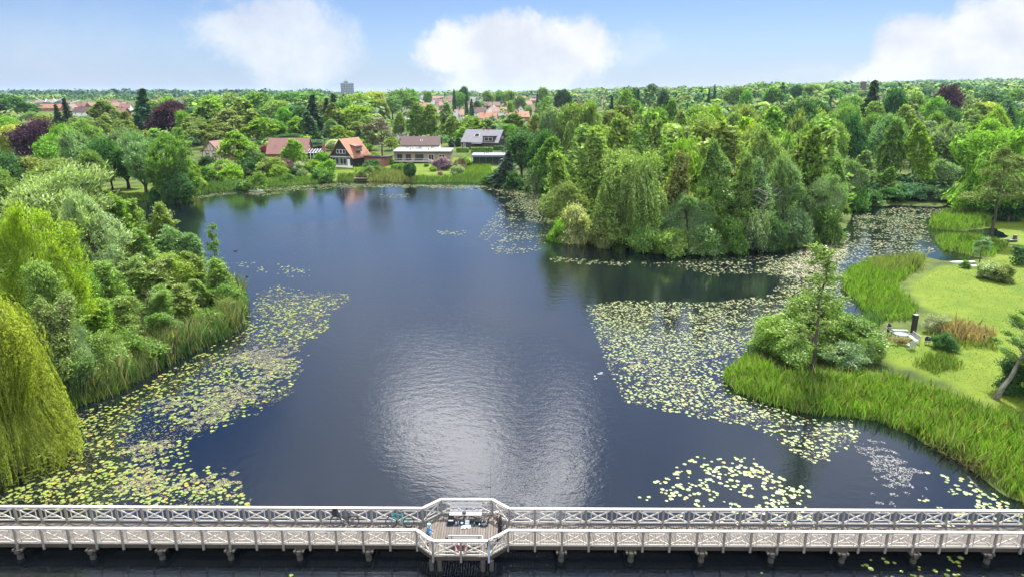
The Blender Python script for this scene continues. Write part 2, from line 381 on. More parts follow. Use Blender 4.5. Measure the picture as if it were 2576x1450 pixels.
def limbs_to(m, cl, H, r, lo=.25, hi=.8, n=14):
    idx = rng.choice(len(cl), min(n, len(cl)), replace=False)
    for i in idx:
        q = cl[i, :3]; z0 = min(max(q[2] - np.hypot(q[0], q[1]) * .7, lo * H), hi * H); limb(m, (0, 0, z0), q, r * (1.05 - z0 / H) * .5, r * .07)
LOD = {0: (.17, 1.5), 1: (.25, .8), 2: (.45, .26), 3: (.85, .075)}       # leaf length, share of the full leaf count
def strands(starts, lens, per_m, sway=.12):
    cs, us = [], []
    for s, L in zip(starts, lens):
        k = max(3, int(L * per_m)); tt = np.sort(rng.uniform(0, 1, k)); out = unit(np.array([[s[0], s[1], 0]]))[0]
        off = rng.normal(size=2) * sway
        x = s[0] + out[0] * .25 * L * (1 - (1 - tt) ** 2) * .5 + off[0] * tt * L + rng.normal(size=k) * .07; y = s[1] + out[1] * .25 * L * (1 - (1 - tt) ** 2) * .5 + off[1] * tt * L + rng.normal(size=k) * .07
        cs.append(np.stack([x, y, s[2] - tt * L], 1)); us.append(np.tile([0, 0, -1.0], (k, 1)) + rng.normal(size=(k, 3)) * .35)
    return np.concatenate(cs), np.concatenate(us)
def gen(species, lod):
    """crown verts/faces, trunk MB, height, radius of one specimen"""
    Lf, share = LOD[lod]; T = MB()
    if species in ('broadleaf', 'maple'):
        H, Rr = 12.0, 5.2; cl = envelope_clumps(95, 6.8, Rr * .84, 4.5, .9, 1.75, -.7, .62, taper=.25)
        N = int(46000 * share); c, n = clump_leaves(cl, N, .62, .55, .75); q = leaf_quads(c, n, Lf, Lf * .68)
        trunk_tube(T, H * .72, .34); limbs_to(T, cl, H, .34, .2, .6, 18)
    elif species == 'alder':
        H, Rr = 13.0, 3.7; cl = []
        for i in range(150):
            k = rng.uniform(0, 1) ** .8; z = 1.2 + k * 11.3; rr = Rr * (1 - k ** 1.6) ** .7 * (.6 + .4 * min(1, k * 5)); a = rng.uniform(0, 6.283); f = rng.uniform(.3, 1) ** .7
            cl.append((math.cos(a) * rr * f, math.sin(a) * rr * f, z + f * .3, rng.uniform(.4, .85) * (1.05 - .45 * k)))
        cl = np.array(cl); N = int(34000 * share); c, n = clump_leaves(cl, N, .85, .5, .85, .3); c += rng.normal(size=c.shape) * .18; q = leaf_quads(c, n, Lf, Lf * .72)
        trunk_tube(T, H * .97, .2, (rng.normal() * .5, rng.normal() * .5), top=.08); limbs_to(T, cl, H, .2, .12, .95, 34)
    elif species == 'airy':
        H, Rr = 11.0, 3.3; stems = []; cs, us = [], []
        for i in range(3):
            a = rng.uniform(0, 6.28); ln = rng.uniform(.2, 1.0) * (i > 0) + .15; hh = H * rng.uniform(.72, .98 if i else 1.0); stems.append((math.cos(a) * ln, math.sin(a) * ln, hh)); limb(T, (0, 0, -.4), (math.cos(a) * ln, math.sin(a) * ln, hh), .13, .02, 6, .0, 6)
        for i in range(950):
            sx, sy, hh = stems[rng.integers(0, 3)]; k = rng.uniform(.08, 1) ** .85; b0 = np.array([sx * k, sy * k, hh * k]); a = rng.uniform(0, 6.283); el = rng.uniform(.3, 1.25) + .2 * k; L = Rr * (1.0 - .72 * k) * rng.uniform(.25, 1.05) + .25
            d = np.array([math.cos(a) * math.cos(el), math.sin(a) * math.cos(el), math.sin(el)]); m = max(4, int(L * 34 * share)); tt = rng.uniform(.15, 1, m) ** .8
            cs.append(b0 + d * (tt * L)[:, None] + np.array([0, 0, -.1]) * (tt ** 2 * L)[:, None] + rng.normal(size=(m, 3)) * (.12 + .16 * L * (1.05 - tt))[:, None]); us.append(np.tile(d, (m, 1)) + rng.normal(size=(m, 3)) * .6)
            if i % 14 == 0: limb(T, b0, b0 + d * L * .9, .035, .008, 4, .03)
        c = np.concatenate(cs); q = leaf_quads(c, rng.normal(size=c.shape) + np.array([0, 0, .25]), Lf * 1.0, Lf * .6, np.concatenate(us))
    elif species == 'birch':
        H, Rr = 14.0, 3.4; cl = []
        for i in range(80):
            k = rng.uniform(0, 1); z = 4.0 + k * 9.6; rr = Rr * math.sin(math.pi * min(1, (k * .82 + .16))) ** .75 * (1 - .35 * k); a = rng.uniform(0, 6.283); f = rng.uniform(.4, 1) ** .7
            cl.append((math.cos(a) * rr * f, math.sin(a) * rr * f, z, rng.uniform(.4, .8)))
        cl = np.array(cl); N = int(24000 * share); c, n = clump_leaves(cl, N, .8, .5, .8, .3)
        k = int(420 * (share ** .5)); st = cl[rng.integers(0, len(cl), k), :3] * np.array([1.05, 1.05, 1]) + rng.normal(size=(k, 3)) * .4
        c2, u2 = strands(st, rng.uniform(.8, 2.6, k), 22 * share ** .5); q1 = leaf_quads(c, n, Lf, Lf * .7); q2 = leaf_quads(c2, rng.normal(size=c2.shape) + np.array([0, -.2, .3]), Lf * 1.05, Lf * .55, u2)
        q = (np.concatenate([q1[0], q2[0]]), np.concatenate([q1[1], q2[1] + len(q1[0])]))
        trunk_tube(T, H * .95, .17, (rng.normal() * .6, rng.normal() * .5), top=.1); limbs_to(T, cl, H, .17, .3, .92, 26)
    elif species == 'willow':
        H, Rr = 12.0, 5.8; cl = envelope_clumps(90, 7.0, Rr * .74, 4.5, .7, 1.4, -.55, .6)
        N = int(22000 * share); c, n = clump_leaves(cl, N, .7, .5, .8); k = int(900 * share ** .5)
        st = cl[rng.integers(0, len(cl), k), :3] * np.array([1.04, 1.04, 1]) + rng.normal(size=(k, 3)) * np.array([.7, .7, .5]); f = np.hypot(st[:, 0], st[:, 1]) / Rr
        ln = rng.uniform(.8, 4.2, k) * np.clip(f + .25, .3, 1); far_ = rng.uniform(size=k) < .5 * (f > .5); ln = np.where(far_, st[:, 2] - rng.uniform(.4, 2.5, k), ln); ln = np.minimum(ln, st[:, 2] - .4)
        c2, u2 = strands(st, ln, 24 * share ** .5, .05); q1 = leaf_quads(c, n, Lf * 1.2, Lf * .42); q2 = leaf_quads(c2, rng.normal(size=c2.shape) + np.array([0, -.3, .5]), Lf * 1.35, Lf * .42, u2)
        q = (np.concatenate([q1[0], q2[0]]), np.concatenate([q1[1], q2[1] + len(q1[0])]))
        trunk_tube(T, H * .6, .42); limbs_to(T, cl, H, .42, .2, .55, 20)
    elif species == 'white_willow':
        H, Rr = 12.0, 5.6; cl = envelope_clumps(150, 6.2, Rr * .86, 4.7, .55, 1.15, -.75, .66)
        N = int(52000 * share); c, n = clump_leaves(cl, N, .9, .2, .8, .25); ctr = np.array([0, 0, 4.0]); u = unit(c - ctr) * 1.2 + np.array([0, 0, .5]) + rng.normal(size=c.shape) * .45
        q = leaf_quads(c, rng.normal(size=c.shape) + np.array([0, 0, .4]), Lf * 1.35, Lf * .42, u)
        trunk_tube(T, H * .6, .4); limbs_to(T, cl, H, .4, .12, .55, 26)
    elif species == 'spruce':
        H, Rr = 15.0, 3.4; cs, us, ns = [], [], []; lv = 30
        for i in range(lv):
            k = i / (lv - 1); z = 1.0 + 13.6 * k; rr = Rr * (1 - k) ** .85 + .18; nb = int(9 - 4 * k); a0 = rng.uniform(0, 6.28)
            for b_ in range(nb):
                a = a0 + 6.283 * b_ / nb + rng.normal() * .15; L = rr * rng.uniform(.75, 1.15); m = max(4, int(L * 60 * share))
                tt = rng.uniform(.12, 1, m); wd = (1 - tt) * .35 * L * .5 + .10; off = rng.normal(size=m) * wd
                x = np.cos(a) * L * tt - np.sin(a) * off; y = np.sin(a) * L * tt + np.cos(a) * off; zz = z - .38 * L * tt ** 1.5 + .22 * L * np.clip(tt - .7, 0, 1) - np.abs(off) * .3 + rng.normal(size=m) * .05
                cs.append(np.stack([x, y, zz], 1)); us.append(np.stack([np.full(m, math.cos(a)), np.full(m, math.sin(a)), np.full(m, -.35)], 1) + rng.normal(size=(m, 3)) * .35); ns.append(np.tile([0, 0, 1.0], (m, 1)) + rng.normal(size=(m, 3)) * .45)
        q = leaf_quads(np.concatenate(cs), np.concatenate(ns), Lf * 1.9, Lf * .75, np.concatenate(us)); trunk_tube(T, H * .97, .22, wob=.0, top=.05)
    elif species == 'columnar':
        H, Rr = 10.0, 1.3; N = int(16000 * share); k = rng.uniform(0, 1, N); a = rng.uniform(0, 6.283, N); rr = Rr * np.sin(np.pi * np.clip(k * .9 + .1, 0, 1)) ** .5 * (1 - .45 * k) * rng.uniform(.75, 1.08, N) ** .6
        rr *= 1 + .16 * np.sin(a * 3 + k * 9); c = np.stack([np.cos(a) * rr, np.sin(a) * rr, .2 + k * 9.8], 1); n = np.stack([np.cos(a), np.sin(a), np.full(N, .25)], 1) + rng.normal(size=(N, 3)) * .6
        q = leaf_quads(c, n, Lf * 1.1, Lf * .5, np.tile([0, 0, 1.0], (N, 1)) + rng.normal(size=(N, 3)) * .4); trunk_tube(T, H * .6, .14, wob=0)
    elif species == 'pine':
        H, Rr = 14.0, 4.4; cl = []
        for i in range(46):
            k = rng.uniform(0, 1); z = 6.2 + 7.4 * k; rr = Rr * (1 - k ** 2.2) ** .6 * .9; a = rng.uniform(0, 6.283); f = rng.uniform(.3, 1) ** .7; cl.append((math.cos(a) * rr * f, math.sin(a) * rr * f, z, rng.uniform(.6, 1.15)))
        cl = np.array(cl); N = int(26000 * share); c, n = clump_leaves(cl, N, .45, .6, .8, .3); q = leaf_quads(c, n, Lf * 1.1, Lf * .42); trunk_tube(T, H * .93, .26, top=.2); limbs_to(T, cl, H, .26, .45, .9, 26)
    elif species == 'shrub':
        H, Rr = 3.2, 2.4; cl = envelope_clumps(60, 1.25, Rr * .8, 1.6, .35, .75, -.6, .6); N = int(15000 * share); c, n = clump_leaves(cl, N, .8, .5, .8); c[:, 2] = np.abs(c[:, 2]); q = leaf_quads(c, n, Lf * .8, Lf * .55)
        for i in range(7): limb(T, (rng.normal() * .15, rng.normal() * .15, -.2), cl[rng.integers(0, len(cl)), :3], .05, .015)
    elif species == 'sparse':
        H, Rr = 12.0, 2.6; cl = []; trunk_tube(T, H, .15, (.5, .2), top=.1)
        for i in range(60):
            k = rng.uniform(0, 1); z0 = 2.2 + 9 * k; a = rng.uniform(0, 6.283); L = Rr * (1 - .75 * k) * rng.uniform(.5, 1.1); qd = (math.cos(a) * L, math.sin(a) * L, z0 + L * rng.uniform(.1, .6)); limb(T, (.5 * (z0 / H) ** 2, .2 * (z0 / H) ** 2, z0), qd, .04, .012, 4, .02)
            for j in range(3): f = rng.uniform(.45, 1.05); cl.append((qd[0] * f, qd[1] * f, z0 + (qd[2] - z0) * f, rng.uniform(.2, .55)))
        cl = np.array(cl); N = int(4200 * share); c, n = clump_leaves(cl, N, .8, .5, .8, .2); q = leaf_quads(c, n, Lf * .9, Lf * .6)
    elif species == 'round':           # clipped ball on a stem
        H, Rr = 7.0, 2.2; N = int(24000 * share); d = rdir(N); k = 1 + .1 * np.sin(d[:, :1] * 7 + 1) * np.sin(d[:, 1:2] * 8) ; c = np.array([0, 0, 4.4]) + d * np.array([2.0, 2.0, 2.5]) * k * rng.uniform(.82, 1.03, (N, 1)); q = leaf_quads(c, d + rng.normal(size=(N, 3)) * .6 + np.array([0, 0, .3]), Lf, Lf * .7); trunk_tube(T, 4.0, .13, wob=0)
    return q, T, H, Rr
_protos = {}
def warp(v, H, Rr, species):
    """give every specimen its own uneven outline"""
    if species in ('round', 'columnar', 'sparse'): return v
    a = np.arctan2(v[:, 1], v[:, 0]); z = v[:, 2] / H; ph = rng.uniform(0, 6.28, 8); am = .5 if species in ('spruce',) else 1.8 if species in ('willow', 'white_willow') else 1.15
    k = 1 + am * (.16 * np.sin(2 * a + ph[0] + 3 * z) + .12 * np.sin(3 * a + ph[1] - 6 * z) + .10 * np.sin(9 * z + ph[2]) * np.cos(a + ph[3])); dz = 1 + am * (.06 * np.sin(2 * a + ph[4]) + .07 * np.sin(a + ph[5])) * np.clip(np.hypot(v[:, 0], v[:, 1]) / Rr, 0, 1)
    ln = rng.normal(size=2) * .05 * H * am
    return np.stack([v[:, 0] * k + ln[0] * z ** 2, v[:, 1] * k + ln[1] * z ** 2, v[:, 2] * dz], 1)
SPECIES_TRUNK = {'birch': M_BIRCH}
def proto(species, lod, var):
    key = (species, lod, var)
    if key not in _protos:
        q, T, H, Rr = gen(species, lod); q = (warp(q[0], H, Rr, species), q[1]); cm_ = mesh_from_arrays(species + "_crown", *q)
        cm_.materials.append(M_NEEDLE if species in ('spruce', 'columnar', 'pine') else M_LEAF_FAR if lod >= 2 else M_LEAF)
        tm = bpy.data.meshes.new(species + "_trunk"); tm.from_pydata(T.v, [], T.f); tm.update(); tm.materials.append(SPECIES_TRUNK.get(species, M_BARK))
        for p_ in tm.polygons: p_.use_smooth = True
        _protos[key] = (cm_, tm, H, Rr)
    return _protos[key]
NVAR = {0: 3, 1: 5, 2: 5, 3: 3}
NAME = {'broadleaf': 'broadleaf_tree', 'maple': 'maple_tree', 'alder': 'alder_tree', 'airy': 'young_tree', 'birch': 'birch_tree', 'willow': 'weeping_willow', 'white_willow': 'willow_tree', 'spruce': 'spruce_tree',
        'columnar': 'cypress_tree', 'pine': 'pine_tree', 'shrub': 'shrub', 'sparse': 'slender_tree', 'round': 'clipped_tree'}
TREES = []        # what stands where: used for the labels
def plant(species, base, height, radius, color, lod=None, var=None, rz=None, label=None, zone=None, tone=None, px=0, trunk_mat=None):
    D = base[1]
    if lod is None: lod = 0 if D < 72 else 1 if D < 125 else 2 if D < 330 else 3
    v = rnd.randrange(NVAR[lod]) if var is None else var
    cme, tme, H, Rr = proto(species, lod, v)
    o = empty(NAME[species], base, rnd.uniform(0, 6.283) if rz is None else rz, cat='shrub' if species == 'shrub' else 'tree')
    o.scale = (radius / Rr, radius / Rr, height / H)
    tr = link_mesh("stems" if species == 'shrub' else "trunk", tme, None, o); cr = link_mesh("foliage" if species == 'shrub' else "crown", cme, None, o)
    j = [rnd.uniform(.9, 1.1) for _ in range(3)]; cr.color = (color[0] * j[0], color[1] * j[1], color[2] * j[2], 1)
    TREES.append(dict(o=o, sp=species, zone=zone, tone=tone, px=px, h=height, D=D, label=label))
    return o
# ------------------------------------------------------------------ trees and shrubs, one by one
TONE = dict(yellow=(.28, .36, .045), pale=(.30, .37, .18), lime=(.215, .345, .05), mid=(.13, .24, .055), dark=(.058, .14, .046), birch=(.20, .30, .08), olive=(.185, .25, .075), grey=(.17, .265, .12), blue=(.078, .16, .10), purple=(.064, .03, .054),
            brown=(.15, .15, .08), red=(.17, .03, .045), bright=(.15, .30, .04), gold=(.31, .36, .07), deep=(.04, .09, .036), white=(.40, .46, .32), pink=(.38, .24, .31), mauve=(.28, .17, .27))
TWORD = dict(yellow='yellow-green', pale='pale silvery', lime='lime-green', mid='mid-green', dark='dark green', birch='light green', olive='olive-green', grey='grey-green', blue='blue-green', purple='deep purple', brown='brownish',
             red='dark red', bright='bright green', gold='golden yellow', deep='very dark green', white='whitish flowering', pink='pink flowering', mauve='mauve flowering')
KWORD = dict(broadleaf='round-crowned tree', maple='dense maple', alder='loose alder', airy='airy young tree', birch='drooping birch', willow='weeping willow', white_willow='feathery willow', spruce='pointed spruce', columnar='narrow cypress', pine='tall bare-stemmed pine', shrub='bush', sparse='slender sparse tree', round='clipped round tree')
def T(sp, px, top, D, wpx, tone, zone, label=None, base=None, lod=None, var=None, rz=None, minh=None):
    minh = (.8 if sp == 'shrub' else 2.5) if minh is None else minh
    if base is not None:
        g = G(px, base); D = g.y
    if sp == 'airy': wpx *= 1.35; top -= 10
    q = at_dist(px, top, D); z0 = th(q.x, D); h = max(q.z - z0, minh)
    return plant(sp, (q.x, D, z0), h, wpx / 2 / px_per_m(D, z0 + h / 2), TONE[tone], lod=lod, var=var, rz=rz, label=label, zone=zone, tone=tone, px=px)
def many(zone, rows):
    near_garden = zone.startswith(('in the garden of', 'in front of', 'on the lawn of')); behind = zone.startswith('behind the')
    for r in rows:
        if near_garden and r[0] == 'shrub': T(*r[:6], zone, *(r[6:]), base=r[2] + max(.72 * r[4], 7))
        elif behind and r[3] < 350: T(*r[:3], r[3] + 34, *r[4:6], zone, *(r[6:]), **({'base': {957: 413, 738: 421, 582: 426}[r[1]]} if r[1] in (957, 738, 582) else {}))
        else: T(*r[:6], zone, *(r[6:]))

many('on the wooded spit beside the reeds', [
    ('willow', -70, 655, 43.5, 215, 'yellow', 'great yellow-green weeping willow trailing over the water beside the bridge'),
    ('white_willow', 30, 492, 62, 250, 'yellow', 'yellow-green willow standing behind the great trailing willow'),
    ('white_willow', 95, 412, 88, 270, 'pale', 'tallest pale silvery willow on the spit, broad and feathery'),
    ('white_willow', 195, 468, 84, 140, 'pale', 'smaller pale silvery willow leaning out beside the tallest silvery one'),
    ('airy', 268, 505, 97, 110, 'lime'), ('airy', 330, 520, 99, 100, 'birch'), ('airy', 392, 528, 100, 95, 'birch'), ('airy', 240, 590, 86, 110, 'birch'), ('airy', 300, 600, 90, 100, 'birch'),
    ('airy', 350, 590, 92, 110, 'birch'), ('airy', 425, 585, 96, 95, 'grey'), ('broadleaf', 175, 650, 74, 100, 'mid'), ('airy', 255, 670, 78, 110, 'birch'), ('airy', 320, 660, 82, 110, 'birch'),
    ('airy', 385, 660, 84, 110, 'birch'), ('broadleaf', 432, 636, 86, 105, 'lime', 'rounded lime-green tree with a creamy top near the tip of the spit'), ('airy', 488, 640, 88, 80, 'birch'), ('airy', 470, 600, 97, 80, 'grey'),
    ('airy', 548, 660, 83, 95, 'birch'), ('birch', 500, 700, 80, 90, 'birch'), ('shrub', 570, 715, 81, 75, 'mid'), ('airy', 440, 730, 74, 100, 'birch'), ('airy', 375, 735, 71, 110, 'birch'), ('airy', 310, 745, 69, 110, 'birch'),
    ('airy', 105, 655, 59, 140, 'birch'), ('airy', 235, 760, 66, 100, 'lime'), ('broadleaf', 165, 800, 58, 110, 'grey'), ('shrub', 250, 830, 60, 120, 'birch'), ('shrub', 330, 830, 63, 120, 'mid'), ('airy', 400, 790, 67, 100, 'mid'),
    ('shrub', 180, 870, 56, 110, 'grey'), ('shrub', 460, 810, 69.5, 100, 'grey'), ('shrub', 520, 775, 74, 90, 'mid'), ('shrub', 575, 745, 79, 70, 'birch'), ('airy', 120, 770, 55.5, 130, 'olive'), ('shrub', 395, 850, 66.5, 90, 'grey'),
])
T('sparse', 528, 553, 86, 75, 'mid', None, 'slender dark tree rising above the tip of the wooded spit', minh=9)

many('on the grassy bank across the bay', [
    ('white_willow', 192, 322, 186, 115, 'grey'), ('broadleaf', 262, 345, 181, 95, 'dark'), ('white_willow', 300, 318, 190, 110, 'grey'), ('white_willow', 345, 325, 180, 120, 'grey'), ('white_willow', 408, 328, 172, 120, 'mid'), ('alder', 447, 372, 171, 62, 'mid'),
    ('broadleaf', 236, 372, 176, 80, 'mid'), ('broadleaf', 150, 395, 172, 110, 'grey'), ('broadleaf', 440, 425, 168, 60, 'dark'), ('shrub', 420, 468, 167, 40, 'deep'), ('shrub', 385, 470, 171, 36, 'dark'), ('birch', 470, 392, 190, 50, 'lime'),
])
many('in the gardens left of the half-timbered house', [
    ('maple', 88, 300, 232, 115, 'purple', 'spreading copper beech, purple, nearest the dark-roofed garden house'), ('broadleaf', 152, 308, 222, 80, 'bright'), ('maple', 118, 340, 206, 80, 'bright'), ('broadleaf', 205, 300, 240, 90, 'birch'), ('broadleaf', 60, 392, 176, 130, 'olive'),
    ('broadleaf', 0, 378, 170, 120, 'dark'), ('broadleaf', 120, 405, 165, 100, 'olive'), ('maple', 18, 290, 300, 80, 'bright'), ('broadleaf', 30, 312, 270, 110, 'gold'), ('broadleaf', -10, 330, 250, 70, 'gold'), ('broadleaf', -20, 410, 140, 120, 'mid'),
    ('birch', 250, 300, 255, 90, 'olive'), ('birch', 330, 300, 250, 90, 'olive'), ('birch', 395, 320, 240, 90, 'birch'), ('birch', 437, 318, 225, 60, 'birch'), ('sparse', 152, 355, 200, 36, 'grey'),
])
many('near the long red roofs', [
    ('spruce', 163, 246, 372, 42, 'deep'), ('spruce', 140, 262, 380, 36, 'deep'), ('birch', 268, 252, 352, 76, 'olive'), ('birch', 312, 282, 345, 50, 'olive'), ('spruce', 348, 222, 338, 86, 'blue', 'tallest spruce, broad and blue-green, beside the copper beech'),
    ('maple', 414, 250, 325, 104, 'purple', 'tall copper beech, dark purple, beside the tallest spruce'), ('maple', 455, 275, 310, 44, 'bright'), ('broadleaf', 10, 238, 520, 100, 'dark'), ('broadleaf', 45, 245, 500, 70, 'dark'), ('spruce', 5, 262, 460, 60, 'blue'), ('broadleaf', 105, 285, 400, 60, 'olive'),
    ('broadleaf', 205, 290, 380, 60, 'grey'), ('broadleaf', 75, 280, 420, 50, 'grey'), ('broadleaf', 180, 297, 330, 50, 'olive'), ('broadleaf', 430, 245, 480, 60, 'lime'), ('broadleaf', 380, 252, 520, 60, 'mid'),
])
many('behind the half-timbered house', [
    ('birch', 515, 252, 292, 120, 'birch'), ('birch', 575, 275, 282, 100, 'olive'), ('birch', 480, 292, 272, 80, 'birch'), ('birch', 610, 250, 300, 90, 'birch'), ('birch', 545, 310, 262, 90, 'olive'), ('birch', 660, 295, 282, 90, 'lime'), ('maple', 628, 270, 320, 70, 'dark'), ('broadleaf', 690, 300, 290, 60, 'mid'),
    ('birch', 582, 330, 236, 90, 'lime', 'light green birch leaning over the half-timbered house, white stem'), ('alder', 470, 400, 196, 70, 'mid'), ('broadleaf', 520, 240, 470, 70, 'lime'), ('maple', 640, 228, 480, 90, 'mid'), ('broadleaf', 585, 235, 500, 80, 'birch'), ('broadleaf', 690, 250, 450, 60, 'birch'),
])
many('behind the tiled house', [
    ('spruce', 783, 238, 318, 74, 'deep', 'tallest dark spruce behind the tiled house'), ('spruce', 770, 280, 300, 66, 'dark'), ('maple', 742, 292, 300, 60, 'bright'), ('broadleaf', 720, 335, 268, 70, 'dark'), ('broadleaf', 800, 350, 265, 60, 'blue'), ('maple', 715, 268, 360, 44, 'bright'), ('maple', 752, 265, 360, 46, 'dark'),
    ('birch', 738, 346, 224, 58, 'lime', 'weeping white-stemmed birch in front of the tiled house'), ('birch', 835, 300, 290, 50, 'grey'), ('birch', 862, 316, 272, 60, 'lime'), ('broadleaf', 838, 350, 252, 44, 'white'), ('spruce', 838, 236, 400, 58, 'dark'), ('spruce', 820, 246, 410, 44, 'deep'),
    ('birch', 838, 262, 345, 60, 'olive'), ('broadleaf', 872, 248, 400, 50, 'mid'), ('maple', 740, 228, 620, 90, 'mid'), ('broadleaf', 790, 228, 640, 70, 'mid'), ('broadleaf', 812, 252, 460, 50, 'olive'),
])
many('behind the black gabled house', [
    ('birch', 895, 305, 285, 70, 'olive'), ('broadleaf', 890, 262, 345, 80, 'lime'), ('spruce', 900, 315, 250, 40, 'deep'), ('broadleaf', 928, 330, 250, 50, 'dark'), ('shrub', 905, 352, 246, 50, 'lime'), ('broadleaf', 905, 233, 560, 80, 'lime'), ('broadleaf', 935, 228, 640, 60, 'gold'), ('broadleaf', 915, 292, 320, 50, 'olive'),
    ('pine', 957, 296, 228, 84, 'brown', 'tall brownish pine with a bare stem beside the flat-roofed house'), ('birch', 985, 345, 250, 40, 'lime'), ('columnar', 938, 395, 226, 16, 'deep'),
])
many('behind the long flat-roofed house', [
    ('birch', 1003, 282, 292, 44, 'birch'), ('birch', 1045, 258, 296, 62, 'mid'), ('birch', 1080, 262, 292, 66, 'birch'), ('birch', 1122, 258, 302, 52, 'grey'), ('birch', 1140, 290, 290, 50, 'birch'), ('birch', 1190, 298, 296, 60, 'lime'), ('birch', 1160, 320, 282, 46, 'lime'), ('columnar', 1152, 345, 268, 18, 'deep'),
    ('columnar', 1135, 350, 266, 16, 'deep'), ('broadleaf', 1180, 290, 330, 50, 'mid'), ('birch', 1225, 300, 300, 60, 'grey'), ('broadleaf', 1262, 310, 300, 50, 'grey'), ('birch', 1290, 285, 310, 60, 'olive'), ('maple', 1285, 310, 290, 44, 'bright'), ('columnar', 1028, 355, 262, 12, 'dark'),
])
many('by the water beside the glass pavilion', [
    ('spruce', 1272, 376, 200, 84, 'blue', 'blue-green conifer spreading at the corner of the glass pavilion'), ('maple', 1312, 322, 212, 110, 'dark'), ('maple', 1362, 330, 206, 80, 'dark'), ('willow', 1402, 262, 226, 100, 'grey'), ('willow', 1475, 256, 216, 120, 'olive'), ('birch', 1350, 285, 240, 60, 'olive'),
    ('birch', 1385, 340, 190, 90, 'mid'), ('shrub', 1340, 425, 190, 50, 'grey'), ('shrub', 1250, 428, 202, 60, 'dark'), ('shrub', 1295, 430, 194, 60, 'dark'), ('birch', 1430, 300, 236, 80, 'grey'), ('birch', 1520, 280, 225, 70, 'birch'), ('shrub', 1225, 440, 205, 40, 'mid'), ('shrub', 1375, 445, 186, 44, 'mid'),
])
# ---- the island wood: rows from the waterside to the back
def wood(zone, rows, shore, tones, kinds, seed):
    r = random.Random(seed)
    for D, x0, x1, step, top0, jit, hw in rows:
        x = x0 + r.uniform(0, step * .5)
        while x < x1:
            Dd = D + r.uniform(-3, 3); sp = r.choice(kinds); tone = r.choice(tones); wpx = hw * px_per_m(Dd) * r.uniform(.85, 1.2)
            T(sp, x, top0 + r.uniform(-jit, jit), Dd, wpx, tone, zone); x += step * r.uniform(.8, 1.2)
many('along the waterside of the island wood', [
    ('white_willow', 1432, 455, 128, 105, 'olive'), ('airy', 1420, 392, 140, 95, 'birch'), ('airy', 1500, 345, 143, 90, 'birch'), ('shrub', 1455, 515, 122, 90, 'pale'), ('shrub', 1410, 545, 123, 60, 'lime'), ('shrub', 1515, 520, 119, 80, 'olive'), ('willow', 1590, 375, 121, 175, 'birch', 'broad weeping willow drooping to the water on the island wood'),
    ('airy', 1545, 440, 117.5, 80, 'birch'), ('airy', 1705, 400, 119, 100, 'olive'), ('white_willow', 1735, 480, 114.5, 110, 'grey'), ('shrub', 1625, 545, 114.5, 90, 'birch'), ('shrub', 1690, 570, 112, 90, 'birch'), ('shrub', 1770, 560, 112, 90, 'grey'), ('alder', 1815, 355, 118, 110, 'mid'), ('alder', 1870, 390, 117, 95, 'mid'),
    ('shrub', 1840, 540, 113.5, 80, 'mid'), ('shrub', 1905, 520, 115, 90, 'grey'), ('airy', 1930, 420, 119, 90, 'grey'), ('white_willow', 1985, 380, 124, 110, 'grey'), ('airy', 2050, 345, 128, 100, 'mid'), ('white_willow', 2085, 430, 124, 100, 'grey'), ('shrub', 2010, 520, 119, 80, 'grey'), ('shrub', 2080, 510, 122, 85, 'mid'),
    ('alder', 2110, 400, 134, 70, 'mid'), ('shrub', 1950, 545, 115.5, 70, 'dark'),
])
wood('in the heart of the island wood', [(136, 1540, 2090, 92, 345, 26, 9.2), (152, 1440, 2110, 88, 322, 24, 10), (170, 1480, 2140, 88, 300, 20, 11)], None, ['birch', 'olive', 'birch', 'birch', 'lime', 'olive', 'birch'], ['birch', 'airy', 'airy', 'white_willow', 'broadleaf', 'broadleaf'], 5)
wood('at the back of the island wood', [(195, 1540, 2150, 84, 283, 12, 9.6), (226, 1560, 2150, 78, 268, 10, 10), (262, 1580, 2150, 74, 257, 9, 10)], None, ['birch', 'olive', 'lime', 'birch', 'mid', 'dark'], ['birch', 'birch', 'maple', 'broadleaf', 'white_willow'], 8)
T('broadleaf', 1878, 312, 158, 60, 'gold', None, 'yellowest tree top, poking out of the island wood')
T('maple', 2010, 250, 215, 120, 'dark', None, 'broad dark maple rising at the back of the island wood')
# ---- beyond the inlet and below the wooded hill
many('at the inlet behind the lilies', [
    ('birch', 2260, 300, 186, 78, 'mid'), ('birch', 2322, 310, 184, 76, 'lime'), ('alder', 2180, 380, 180, 80, 'grey'), ('alder', 2225, 420, 176, 70, 'mid'), ('white_willow', 2385, 300, 200, 130, 'grey'), ('maple', 2410, 330, 196, 100, 'mid'), ('broadleaf', 2375, 400, 186, 80, 'grey'), ('shrub', 2300, 460, 170, 80, 'blue'),
    ('shrub', 2340, 470, 171, 80, 'grey'), ('shrub', 2250, 470, 169, 70, 'dark'), ('shrub', 2190, 475, 165, 80, 'dark'), ('white_willow', 2145, 395, 160, 90, 'grey'), ('shrub', 2155, 470, 158, 70, 'mid'), ('maple', 2430, 420, 184, 70, 'dark'), ('shrub', 2395, 470, 172, 60, 'deep'),
    ('white_willow', 2450, 445, 166, 66, 'pale'), ('willow', 2535, 325, 150, 170, 'lime', 'big lime-green weeping willow behind the leaning lawn tree'), ('broadleaf', 2560, 430, 140, 120, 'mid'), ('broadleaf', 2620, 400, 150, 120, 'mid'), ('shrub', 2480, 470, 150, 70, 'mid'), ('shrub', 2540, 490, 142, 80, 'dark'),
])
